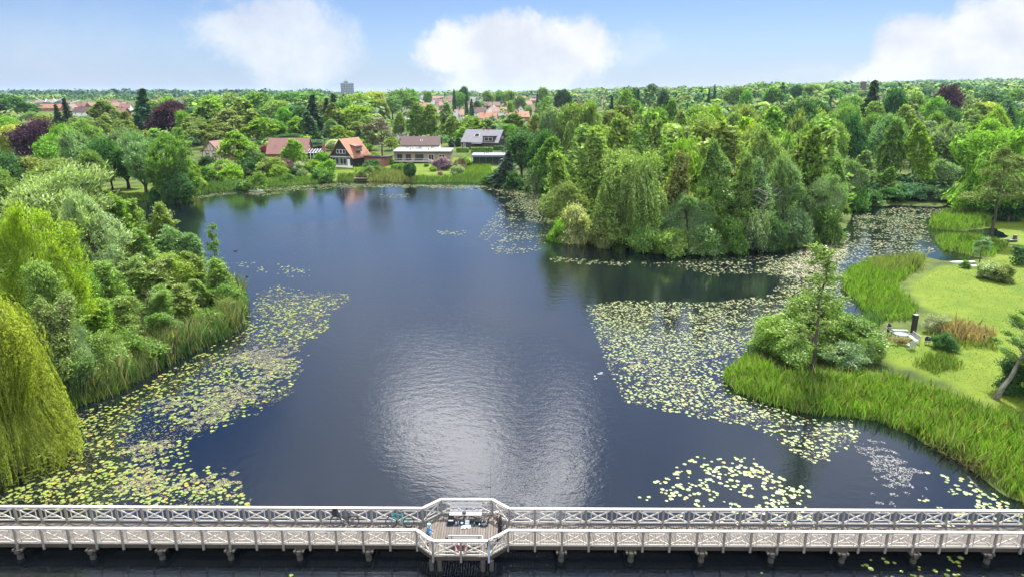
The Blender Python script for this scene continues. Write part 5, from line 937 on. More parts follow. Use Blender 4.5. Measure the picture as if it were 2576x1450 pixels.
# ---- jetties, boats and small things along the far shore
def planks(m, x0, x1, y0, y1, z, step=.22, th__=.05, gap=.03):
    x = x0
    while x < x1: m.box((x + (step - gap) / 2, (y0 + y1) / 2, z), (step - gap, y1 - y0, th__)); x += step
g = P(803, 456, 0); e = empty("jetty", (g.x, g.y, 0), .1, "low brown jetty under the round bushes", "jetty"); f = MB(); planks(f, -2.4, 2.4, -1, 2.2, .42); f.build("deck", M_TIMBER, e); [MB().tube([(x, y, -1), (x, y, .4)], .09, 8).build("post", M_TIMBER, e) for x in (-2.2, 0, 2.2) for y in (-.8, 1.8)]; f = MB(); f.box((0, 1.6, .75), (2.6, .4, .06)); f.box((0, 1.95, 1.0), (2.6, .06, .3)); f.build("seat", M_TIMBER, e)
g = P(907, 454, 0); e = empty("bathing_platform", (g.x, g.y, 0), 0, "timber platform with a plank railing standing in the reeds", "platform"); f = MB(); planks(f, -2.3, 2.3, -.6, 2.8, .7); f.build("deck", M_TIMBER, e); [MB().tube([(x, y, -1), (x, y, .7)], .1, 8).build("post", M_TIMBER, e) for x in (-2.1, 2.1) for y in (-.4, 2.6)]; f = MB(); [f.box((x, 2.75, 1.15), (.07, .07, .9)) for x in (-2.2, -1.1, 0, 1.1, 2.2)]; [f.box((2.25, y, 1.15), (.07, .07, .9)) for y in (-.5, 1)]; [f.box((0, 2.76, z), (4.5, .05, .14)) for z in (1.1, 1.55)]; [f.box((2.26, 1.1, z), (.05, 3.3, .14)) for z in (1.1, 1.55)]; f.build("railing", flat("pale_timber", (.30, .25, .19), .8), e)
g = P(1218, 459, 0); e = empty("jetty", (g.x, g.y, 0), 0, "narrow pale plank jetty at the foot of the long grass", "jetty"); f = MB(); planks(f, -2.2, 2.2, -.2, 1.2, .3); f.build("deck", flat("bleached_plank", (.36, .33, .29)), e); [MB().tube([(x, .4, -1), (x, .4, .3)], .08, 8).build("post", M_TIMBER, e) for x in (-2, 2)]
def boat(name, loc, rz, L, B, mat, inner, label):
    e = empty(name, loc, rz, label, "boat"); hull = MB(); n = 14; prof = []
    for i in range(n + 1):
        k = i / n * 2 - 1; w_ = B / 2 * (1 - abs(k) ** 2.4) + .03; prof.append((k * L / 2, w_, .12 * k * k))
    for s in (-1, 1):
        for i in range(n):
            (x0, w0, z0), (x1, w1, z1) = prof[i], prof[i + 1]; q = [(x0, s * w0 * .6, .02 + z0), (x1, s * w1 * .6, .02 + z1), (x1, s * w1, .42 + z1), (x0, s * w0, .42 + z0)]; hull.poly(q if s < 0 else q[::-1])
    for i in range(n): (x0, w0, z0), (x1, w1, z1) = prof[i], prof[i + 1]; hull.poly([(x0, -w0 * .6, .02 + z0), (x0, w0 * .6, .02 + z0), (x1, w1 * .6, .02 + z1), (x1, -w1 * .6, .02 + z1)])
    hull.build("hull", mat, e, True); f = MB(); [f.box((k * L, 0, .34), (.26, B * .84, .04)) for k in (-.25, .08)]; f.build("thwart", inner, e); f = MB(); [f.tube([(x, s * w_, .43 + z) for x, w_, z in prof], .035, 6) for s in (-1, 1)]; f.build("gunwale", inner, e); return e
g = P(645, 482, 0); boat("rowing_boat", (g.x, g.y, 0), .05, 3.8, 1.3, M_WHITE, flat("grey_wood", (.35, .33, .3)), "white rowing boat moored below the half-timbered house")
g = G(2543, 608); boat("rowing_boat", (g.x, g.y, max(g.z, 0)), .1, 2.6, 1.1, flat("boat_grey", (.10, .11, .12), .4), flat("boat_rim", (.42, .45, .47), .4), "dark rowing boat drawn up beside the tree stump")
g = P(1205, 473, 0); e = empty("raft", (g.x, g.y, 0), .1, "small dark raft among the far lilies off the pavilion", "raft"); f = MB(); planks(f, -1.3, 1.3, -.6, .6, .22); f.build("deck", flat("dark_plank", (.06, .055, .05)), e); [MB().tube([(x, -.6, .1), (x, .6, .1)], .12, 8).build("float", M_FRAME_D, e) for x in (-.9, .9)]
g = G(8, 392); e = empty("flagpole", (g.x, g.y, g.z), 0, "white flagpole flying a red and white flag", "flagpole"); zt = at_dist(8, 350, g.y).z - g.z; f = MB(); f.tube([(0, 0, 0), (0, 0, zt)], [.09, .05], 8); f.ball((0, 0, zt + .08), .12, 8, 6); f.build("pole", M_WHITE, e); fl = MB(); fr_ = MB()
def flagpts(x0, x1, z0, z1, y): return [(x0, y + .1 * math.sin(x0 * 2), z0 - x0 * .25), (x1, y + .1 * math.sin(x1 * 2), z0 - x1 * .25), (x1, y + .1 * math.sin(x1 * 2), z1 - x1 * .25), (x0, y + .1 * math.sin(x0 * 2), z1 - x0 * .25)]
xs = [-.08 - .26 * i for i in range(10)]
for i in range(9):
    fl.poly(flagpts(xs[i + 1], xs[i], zt - 2.0, zt - .2, 0)); fr_.poly(flagpts(xs[i + 1], xs[i], zt - 1.25, zt - .95, -.03))
fr_.poly(flagpts(xs[4], xs[3], zt - 2.0, zt - .2, -.035)); fo = fl.build("flag", flat("flag_red", (.55, .02, .03), .7), e); fr_.build("white_cross", M_WHITE, fo)
# ------------------------------------------------------------------ the footbridge
def wood(name, c, grey=.5, moss=0.0, scale=4.0, rough=.8):
    m, t, p, out = new_mat(name); g = t.add('ShaderNodeTexCoord').outputs['Object']; r = t.add('ShaderNodeNewGeometry').outputs['Random Per Island']
    n = t.noise(g, scale, 6, .7); n2 = t.noise(g, scale * 9, 3, .6); k = t.math('ADD', t.math('MULTIPLY', n, .6), .45); k = t.math('ADD', k, t.math('MULTIPLY', n2, .3)); k = t.math('MULTIPLY', k, t.math('ADD', t.math('MULTIPLY', r, .34), .83))
    col_ = t.mix(1.0, (*c, 1), k, 'MULTIPLY')
    if moss: col_ = t.mix(t.math('MULTIPLY', t.ramp(t.noise(g, 1.7, 5, .7), .52, .70), moss), col_, (.07, .075, .03))
    t.link(col_, p.inputs['Base Color']); p.inputs['Roughness'].default_value = rough; p.inputs['Specular IOR Level'].default_value = .3; return m
M_RAIL = wood("bleached_rail", (.50, .48, .45), scale=1.6); M_POST = wood("grey_post", (.20, .19, .17), moss=.6, scale=3); M_BRACE = wood("pale_brace", (.45, .425, .38), moss=.35, scale=3)
M_DECK = wood("deck_plank", (.135, .118, .10), scale=2.5); M_BEAM = wood("dark_beam", (.06, .052, .042), moss=.5, scale=2); M_PILE = wood("pile_wood", (.07, .064, .055), moss=.6, scale=4)
bd = (BR1 - BR0); BRZ = math.atan2(bd.y, bd.x); bo = BR0 + bd * (-BR0.x / bd.x); bridge = empty("footbridge", (bo.x, bo.y, 0), BRZ, "long white-railed timber footbridge crossing the lake, with an eight-sided viewing platform", "footbridge")
_inv = Matrix.Rotation(-BRZ, 3, 'Z')
def uv(px, py, z): q = _inv @ (P(px, py, z) - Vector((bo.x, bo.y, z))); return q.x, q.y
S = 1.00932
WD = uv(1288, 1276.5, RZT)[1]
uR, uL = uv(1290 / S, 1330.6, RZT)[0], uv(1057 / S, 1330.6, RZT)[0]; bR, bL = uv(1293 / S, 1277, RZT)[0], uv(1072 / S, 1277, RZT)[0]
stepF = (uv(1840 / S, 1332, RZT)[0] - uR) / 8; fv = uv(1170 / S, 1357.5, RZT)[1]; cL, cR = uv(1098 / S, 1357.5, RZT)[0], uv(1241 / S, 1357.5, RZT)[0]; bv = uv(1185 / S, 1253.5, RZT)[1]; dL, dR = uv(1120 / S, 1253.5, RZT)[0], uv(1250 / S, 1253.5, RZT)[0]
front = [(uL - stepF * i, 0.0) for i in range(19, 0, -1)] + [(uL, 0), (cL, fv), ((cL + cR) / 2, fv), (cR, fv), (uR, 0)] + [(uR + stepF * i, 0.0) for i in range(1, 22)]
back = [(bL - stepF * i, WD) for i in range(20, 0, -1)] + [(bL, WD), (dL, bv), ((dL + dR) / 2, bv), (dR, bv), (bR, WD)] + [(bR + stepF * i, WD) for i in range(1, 23)]
M_BLUEPOST = wood("bluish_post", (.30, .36, .43), scale=3)
def railing(path, outward):
    for i, (u, v) in enumerate(path):
        f = MB(); f.box((u, v, (DZ - .34 + RZT - .05) / 2), (.115, .115, RZT - .05 - DZ + .34)); po = f.build("railing_post", M_POST, bridge)
        if outward < 0 and abs(u - cR) < .01: po.data.materials[0] = M_BLUEPOST; po['label'] = "bluish grey corner post"
    runs = [path[0]]; pts = []
    for i in range(1, len(path)):
        if i == len(path) - 1: runs.append(path[i])
        else:
            a, b, c = Vector(path[i - 1]), Vector(path[i]), Vector(path[i + 1])
            if abs((b - a).normalized().cross((c - b).normalized())) > .05: runs.append(path[i])
    for i in range(len(runs) - 1):
        a, b = Vector((*runs[i], RZT - .025)), Vector((*runs[i + 1], RZT - .025)); d = (b - a).normalized(); f = MB(); f.beam(a + d * (.004 if i else 0), b - d * .004, .19, .05); f.build("handrail", M_RAIL, bridge)
    for i in range(len(path) - 1):
        a, b = Vector((*path[i], 0)), Vector((*path[i + 1], 0)); L = (b - a).length; d = (b - a).normalized(); n = Vector((-d.y, d.x, 0)); A, B = a + d * .06, b - d * .06; lo, hi = DZ + .13, RZT - .10; f = MB(); Z = Vector((0, 0, 1))
        f.beam(A + Z * lo, B + Z * lo, .07, .075); f.beam(A + Z * (hi + .005), B + Z * (hi + .005), .055, .06)
        f.beam(A + Z * (lo + .05) + n * .012, B + Z * (hi - .03) + n * .012, .05, .075); f.beam(A + Z * (hi - .03) - n * .034, B + Z * (lo + .05) - n * .042, .05, .075)
        k = .17; W_ = (B - A); z0, z1 = lo + .05 + (hi - lo - .08) * k, hi - .03 - (hi - lo - .08) * k; A2, B2 = A + W_ * k, B - W_ * k
        f.beam(A2 + Z * lo, A2 + Z * hi, .046, .046, n); f.beam(B2 + Z * lo, B2 + Z * hi, .046, .046, n); f.beam(A2 + Z * z0 + n * .055, B2 + Z * z0 + n * .055, .03, .045); f.beam(A2 + Z * z1 + n * .055, B2 + Z * z1 + n * .055, .03, .045)
        f.build("railing_panel", M_BRACE, bridge)
railing(front, -1); railing(back, 1)
def span(u):
    lo, hi = .05, WD - .05
    if uL < u < uR: lo = float(np.interp(u, [uL, cL, cR, uR], [0, fv, fv, 0])) + .05
    if bL < u < bR: hi = float(np.interp(u, [bL, dL, dR, bR], [WD, bv, bv, WD])) - .05
    return lo, hi
f = MB(); u = front[0][0]; 
while u < front[-1][0]:
    lo, hi = span(u + .075); f.box((u + .07, (lo + hi) / 2, DZ - .025 + rnd.uniform(-.003, .003)), (.132, hi - lo, .05), rnd.uniform(-.002, .002)); u += .155
f.build("deck", M_DECK, bridge)
def runs_of(path, dv, z, wd, ht, name, mat):
    segs = [path[0]] + [q for i, q in enumerate(path[1:-1], 1) if abs((Vector(path[i]) - Vector(path[i - 1])).normalized().cross((Vector(path[i + 1]) - Vector(path[i])).normalized())) > .05] + [path[-1]]
    for i in range(len(segs) - 1): f = MB(); d = (Vector(segs[i + 1]) - Vector(segs[i])).normalized() * .09; f.beam((segs[i][0] + d.x, segs[i][1] + d.y + dv, z), (segs[i + 1][0] - d.x, segs[i + 1][1] - d.y + dv, z), wd, ht); f.build(name, mat, bridge)
runs_of(front, .13, DZ - .17, .10, .22, "edge_beam", M_BEAM); runs_of(back, -.13, DZ - .17, .10, .22, "edge_beam", M_BEAM)
f = MB(); f.beam((front[0][0], WD / 2, DZ - .17), (front[-1][0], WD / 2, DZ - .17), .14, .22); f.build("edge_beam", M_BEAM, bridge)
pile_px = [30, 218, 397, 574, 752, 930, 1427, 1606, 1788, 1969, 2152, 2337, 2527, 2712, -150]
for k, px in enumerate(pile_px):
    u = uv(px / S, 1330 + px * .005, RZT)[0]
    f = MB(); f.box((u, WD / 2, DZ - .40), (.26, WD + .55, .22)); f.box((u - .24, WD / 2, DZ - .33), (.13, WD + .40, .13)); f.box((u + .24, WD / 2, DZ - .33), (.13, WD + .40, .13)); f.build("cross_beam", M_PILE, bridge, bevel=.02)
    for v in (-.02, WD + .02): f = MB(); f.tube([(u, v, -1.5), (u, v, .25)], .17, 12); f.build("pile", M_PILE, bridge)
for u, v in ((cL - .12, fv + .12), (cL + .35, fv + .06), (cR - .35, fv + .06), (cR + .14, fv + .12), (dL, bv - .12), (dR, bv - .12)): f = MB(); f.tube([(u, v, -1.5), (u, v, DZ - .29)], .13, 10); f.build("pile", M_PILE, bridge)
for v in (fv + .35, bv - .35): f = MB(); f.box(((cL + cR) / 2, v, DZ - .16), (cR - cL + .2, .12, .2)); f.build("edge_beam", M_BEAM, bridge)
def onb(px, py, z=DZ):
    """a point of the bridge (at level z) seen at a pixel of the original 2600 px photograph"""
    return P(px / S, py / S, z)
def place(name, px, py, label, cat, rz=0.0, z=DZ, group=None): q = onb(px, py, z); return empty(name, (q.x, q.y, z), BRZ + rz, label, cat, group)
# ---- benches
M_BENCH = wood("bench_board", (.46, .46, .46), scale=2)
def bench(px, py, rz, label):
    e = place("bench", px, py, label, "bench", rz, group="benches on the platform"); f = MB(); [f.box((0, y, .45), (1.95, .17, .045)) for y in (-.20, -.02, .16)]; f.build("seat", M_BENCH, e); f = MB(); Mx = Matrix.Rotation(-.22, 3, 'X'); [f.box((0, .30 + .05 * k, .68 + .2 * k), (1.95, .04, .17), M=Mx) for k in (0, 1)]; f.build("backrest", M_BENCH, e)
    for x in (-.78, .78): f = MB(); f.box((x, -.2, .215), (.07, .08, .42)); f.box((x, .2, .215), (.07, .08, .42)); f.box((x, 0, .39), (.06, .5, .06)); f.beam((x, .24, .3), (x, .40, .96), .06, .05); f.build("leg", M_POST, e)
bench(1183, 1316, 0, "pale bench facing the camera at the back of the platform"); bench(1183, 1384, math.pi, "pale bench with its back to the near railing, by the lifebuoy")
# ---- lifebuoy
M_RED = flat("lifebuoy_red", (.45, .05, .04), .5); lb = empty("lifebuoy", bridge.matrix_basis @ Vector(((cL + cR) / 2, fv + .12, DZ + .48)), BRZ, "red and white lifebuoy hung on the middle of the near platform railing", "lifebuoy")
def arc(m, a0, a1, R_, r_, n=8): m.tube([(R_ * math.cos(a0 + (a1 - a0) * i / n), 0, R_ * math.sin(a0 + (a1 - a0) * i / n)) for i in range(n + 1)], r_, 8)
f = MB(); arc(f, 0, 2 * math.pi, .29, .058, 28); f.build("ring", M_WHITE, lb, True)
for k in range(4): f = MB(); a = math.pi / 4 + k * math.pi / 2; arc(f, a - .30, a + .30, .29, .066, 6); f.build("red_band", M_RED, lb, True)
# ---- mat and fishing things
M_BLACK = flat("black_cloth", (.012, .013, .02), .8, var=.3); M_GREYP = flat("grey_plastic", (.22, .25, .28), .4); M_CYAN = flat("cyan_plastic", (.05, .40, .46), .35); M_CLEAR = flat("pale_bottle", (.45, .52, .58), .15); M_GREEN = flat("green_bottle", (.06, .30, .05), .3)
a, b = onb(1132, 1333), onb(1238, 1323); e = empty("mat", ((a.x + b.x) / 2, (a.y + b.y) / 2, DZ), BRZ, "dark blue mat spread with fishing things in front of the back bench", "mat"); f = MB(); f.box((0, 0, .008), (b.x - a.x, .56, .012)); f.build("cloth", flat("navy_mat", (.015, .02, .045), .9), e)
mz = DZ + .016
e = place("tackle_box", 1145, 1328, "black tackle box with a grey tray, at one end of the mat", "tackle box", z=mz); f = MB(); f.box((0, 0, .12), (.34, .24, .24)); f.build("box", M_BLACK, e, bevel=.01); f = MB(); f.box((0, .11, .36), (.34, .03, .24), M=Matrix.Rotation(-.3, 3, 'X')); f.build("lid", M_BLACK, e); f = MB(); f.box((0, -.04, .255), (.28, .14, .025)); f.build("tray", M_GREYP, e)
def bottle(px, py, mat, h, r_, label): e = place("bottle", px, py, label, "bottle", z=mz); f = MB(); f.tube([(0, 0, 0), (0, 0, h * .68), (0, 0, h * .82), (0, 0, h)], [r_, r_, r_ * .4, r_ * .35], 12); f.build("flask", mat, e, True); f = MB(); f.tube([(0, 0, h), (0, 0, h + .03)], r_ * .42, 10); f.build("cap", M_BLACK, e)
bottle(1158, 1331, M_CLEAR, .26, .045, "pale bottle standing next to the tackle box"); bottle(1163.5, 1330, M_GREYP, .30, .05, "grey bottle, second from the tackle box"); bottle(1204.5, 1332, M_GREEN, .27, .05, "green bottle on the mat between the white bag and the backpack")
e = place("bait_tub", 1173, 1329, "small cyan tub on the middle of the mat", "tub", z=mz); f = MB(); f.tube([(0, 0, 0), (0, 0, .10)], [.06, .075], 14); f.build("tub", M_CYAN, e); f = MB(); f.tube([(0, 0, .10), (0, 0, .115)], .08, 14); f.build("lid", M_CLEAR, e)
e = place("lure_case", 1186, 1329, "flat grey case lying open on the mat", "case", z=mz); f = MB(); f.box((0, 0, .03), (.26, .18, .05)); f.build("case", M_GREYP, e, bevel=.006); f = MB(); f.box((0, .13, .10), (.26, .02, .18), M=Matrix.Rotation(-.5, 3, 'X')); f.build("lid", M_CLEAR, e)
e = place("paper_bag", 1183, 1338, "crumpled white bag lying half off the mat", "bag", .1); f = MB(); r_ = random.Random(3); pts = [[(x * .11 - .28 + r_.uniform(-.02, .02), y * .09 - .12, .02 + r_.uniform(0, .09)) for x in range(6)] for y in range(4)]
for j in range(3):
    for i in range(5): f.poly([pts[j][i], pts[j][i + 1], pts[j + 1][i + 1], pts[j + 1][i]])
o = f.build("paper", M_WHITE, e); s_ = o.modifiers.new('solid', 'SOLIDIFY'); s_.thickness = .012
e = place("tin", 1217.5, 1333, "small grey tin in front of the backpack", "tin", z=mz); f = MB(); f.tube([(0, 0, 0), (0, 0, .11)], .045, 12); f.build("can", M_GREYP, e); f = MB(); f.tube([(0, 0, .11), (0, 0, .118)], .047, 12); f.build("lid", M_CLEAR, e)
def blobmesh(name, c, r, mat, parent, seed, amp=.12):
    f = MB(); f.ball(c, r, 18, 12); R2 = random.Random(seed); ph = [R2.uniform(0, 6) for _ in range(4)]; f.v = [(x + amp * r[0] * math.sin(9 * z + ph[0] + 6 * y), y + amp * r[1] * math.sin(11 * x + ph[1]), max(z + amp * r[2] * math.sin(8 * x + 7 * y + ph[2]), .002)) for x, y, z in f.v]; return f.build(name, mat, parent, True)
e = place("backpack", 1230, 1330, "black and grey backpack at the far end of the mat", "backpack", z=mz); blobmesh("bag", (0, 0, .17), (.25, .17, .2), M_BLACK, e, 1); blobmesh("front_pocket", (.02, -.12, .14), (.16, .08, .13), M_GREYP, e, 2); f = MB(); [f.tube([(s * .1, -.05, .34), (s * .14, -.16, .30), (s * .15, -.19, .1)], .018, 6) for s in (-1, 1)]; f.build("strap", M_GREYP, e)
e = place("holdall", 1214, 1326, "floppy black bag beside the backpack", "bag", z=mz); blobmesh("bag", (0, 0, .1), (.24, .15, .13), M_BLACK, e, 4, .2); f = MB(); f.tube([(-.12, 0, .2), (-.05, -.02, .30), (.05, -.02, .30), (.12, 0, .2)], .014, 6); f.build("handle", M_BLACK, e)
q = bridge.matrix_basis @ Vector(((dL + dR) / 2 - .1, bv - .62, DZ + .475)); e = empty("bait_bag", q, BRZ, "small dark bag sitting on the back bench", "bag"); blobmesh("pouch", (0, 0, .08), (.13, .10, .10), flat("navy_cloth", (.04, .05, .09), .8), e, 5, .2); f = MB(); f.tube([(-.06, 0, .15), (0, .01, .24), (.06, 0, .15)], .012, 6); f.build("handle", M_BLACK, e)
e = place("shoe_bag", 1137, 1367, "tiny dark bundle on the boards near the close railing", "bundle"); blobmesh("bundle", (0, 0, .05), (.12, .07, .06), M_BLACK, e, 6, .2); f = MB(); f.tube([(-.05, 0, .1), (0, 0, .14), (.05, 0, .1)], .01, 6); f.build("string", M_GREYP, e)
q = bridge.matrix_basis @ Vector((cR + .05, fv - .0, RZT)); e = empty("net_handle", q, BRZ, "dark hooped strap slung over the near corner of the platform railing", "strap"); f = MB(); f.tube([(-.12, -.13, -.3), (-.12, -.13, .0), (0, -.02, .06), (.25, .1, .07), (.42, .24, .03), (.42, .34, -.3)], .028, 8); f.build("strap", M_BLACK, e, True); f = MB(); f.box((.1, .02, .075), (.1, .07, .03)); f.build("buckle", M_GREYP, e)
def rod(p0, p1, label, reel=.3):
    e = empty("fishing_rod", p0, 0, label, "fishing rod"); d = Vector(p1) - Vector(p0); f = MB(); f.tube([d * .16, d * .5, d], [.009, .007, .003], 6); f.build("blank", M_BLACK, e); f = MB(); f.tube([(0, 0, 0), d * .16], .016, 8); f.build("grip", flat("cork", (.30, .20, .11)), e); f = MB(); f.tube([d * .13 + Vector((0, -.06, -.02)), d * .13 + Vector((0, .02, -.06))], .035, 10); f.build("reel", M_GREYP, e)
q = bridge.matrix_basis @ Vector((dR - .12, bv - .16, DZ + .02)); q2 = bridge.matrix_basis @ Vector((dR - .10, bv + .35, DZ + 3.4)); rod(q, q2, "tall thin fishing rod propped against the back corner of the platform railing")
# ---- bicycles
M_TYRE = flat("tyre_rubber", (.015, .015, .017), .8); M_STEEL = flat("bike_steel", (.35, .36, .38), .35, metal=.7); M_TEAL = flat("teal_paint", (.02, .36, .34), .35, var=.08); M_BLACKP = flat("black_paint", (.016, .017, .02), .35)
def bicycle(px, py, paint, label, city, lean=-.16):
    e = place("bicycle", px, py, label, "bicycle"); e.rotation_euler = (lean, 0, BRZ); Rw = .345; fx, rx = -.54, .52
    for x in (fx, rx):
        f = MB(); f.tube([(x + (Rw - .02) * math.cos(a), 0, Rw + (Rw - .02) * math.sin(a)) for a in np.linspace(0, 2 * math.pi, 33)], .023, 8, False); wh = f.build("wheel", M_TYRE, e, True); f = MB(); f.tube([(x + (Rw - .05) * math.cos(a), 0, Rw + (Rw - .05) * math.sin(a)) for a in np.linspace(0, 2 * math.pi, 33)], .011, 6, False)
        for i in range(14): a = i * math.pi / 7; f.tube([(x, .02 * (-1) ** i, Rw), (x + (Rw - .05) * math.cos(a), 0, Rw + (Rw - .05) * math.sin(a))], .0035, 4, False)
        f.tube([(x, -.05, Rw), (x, .05, Rw)], .025, 8); f.build("rim", M_STEEL, wh)
    bb_, st, hd, hb = (.06, 0, .29), (.20, 0, .82), (-.36, 0, .86), (-.42, 0, .66); f = MB(); r_ = .018 if city else .026
    if city: f.tube([hb, (-.2, 0, .42), bb_], r_, 8); f.tube([hd, (-.18, 0, .60), (.12, 0, .5)], r_ * .8, 8)
    else: f.tube([hd, (.17, 0, .72)], r_, 8); f.tube([hb, bb_], r_ * 1.25, 8)
    f.tube([bb_, st], r_, 8); f.tube([hd, hb], r_ * 1.3, 8)
    for s in (-.05, .05): f.tube([bb_, (rx, s, Rw)], .012, 6); f.tube([(.18, 0, .70), (rx, s, Rw)], .010, 6); f.tube([(-.43, s, .62), (fx, s, Rw)], .014 if city else .02, 6)
    f.tube([(-.43, -.05, .62), (-.43, .05, .62)], .018, 6); f.build("frame", paint, e, True)
    f = MB(); f.ball((.22, 0, .93 if city else .95), (.13, .075 if not city else .1, .035), 14, 8); f.tube([st, (.215, 0, .93)], .014, 8); f.build("saddle", M_BLACKP, e, True); f = MB(); hz = 1.06 if city else .98
    f.tube([hd, (-.34, 0, hz)], .015, 8); f.tube([(-.20 if city else -.36, -.30, hz - (.02 if city else 0)), (-.34, -.16, hz + .02), (-.36, 0, hz), (-.34, .16, hz + .02), (-.20 if city else -.36, .30, hz - (.02 if city else 0))], .013, 8); f.build("handlebar", M_STEEL if city else M_BLACKP, e, True)
    f = MB(); f.tube([(.06, -.06, .29), (.06, -.075, .29)], .09, 16); f.tube([(.06, -.09, .29), (.2, -.09, .2)], .012, 6); f.tube([(.06, .09, .29), (-.08, .09, .38)], .012, 6); f.box((.2, -.13, .2), (.09, .08, .025)); f.box((-.08, .13, .38), (.09, .08, .025)); f.build("crank", M_STEEL, e)
    if city:
        for x, a0, a1 in ((fx, .5, 2.6), (rx, .2, 2.9)): f = MB(); f.tube([(x + (Rw + .03) * math.cos(a), 0, Rw + (Rw + .03) * math.sin(a)) for a in np.linspace(a0, a1, 12)], .02, 6); f.build("mudguard", M_BLACKP, e)
        f = MB(); f.box((.56, 0, .74), (.42, .13, .02)); f.tube([(.7, .05, .74), (rx, .05, Rw)], .008, 6); f.tube([(.7, -.05, .74), (rx, -.05, Rw)], .008, 6); f.build("rack", M_STEEL, e); f = MB(); c0 = Vector((-.60, 0, .92)); [f.box(c0 + Vector(o_), s_) for o_, s_ in (((0, 0, -.12), (.28, .34, .015)), ((-.14, 0, 0), (.012, .34, .25)), ((.14, 0, 0), (.012, .34, .25)), ((0, .17, 0), (.27, .012, .25)), ((0, -.17, 0), (.27, .012, .25)))]; f.build("basket", M_BLACK, e)
q = bridge.matrix_basis
def bike_at(px, *a): bicycle(px, uvpy(px), *a)
def uvpy(px):
    uu = None; z = DZ; best = min(np.arange(1300, 1350, .25), key=lambda y: abs((_inv @ (onb(px, y) - Vector((bo.x, bo.y, DZ)))).y - (WD - .36))); return best
bike_at(876, M_BLACKP, "black city bicycle with a front basket leaning on the railing", True); bike_at(1016, M_TEAL, "teal mountain bicycle leaning on the railing beside the platform", False)
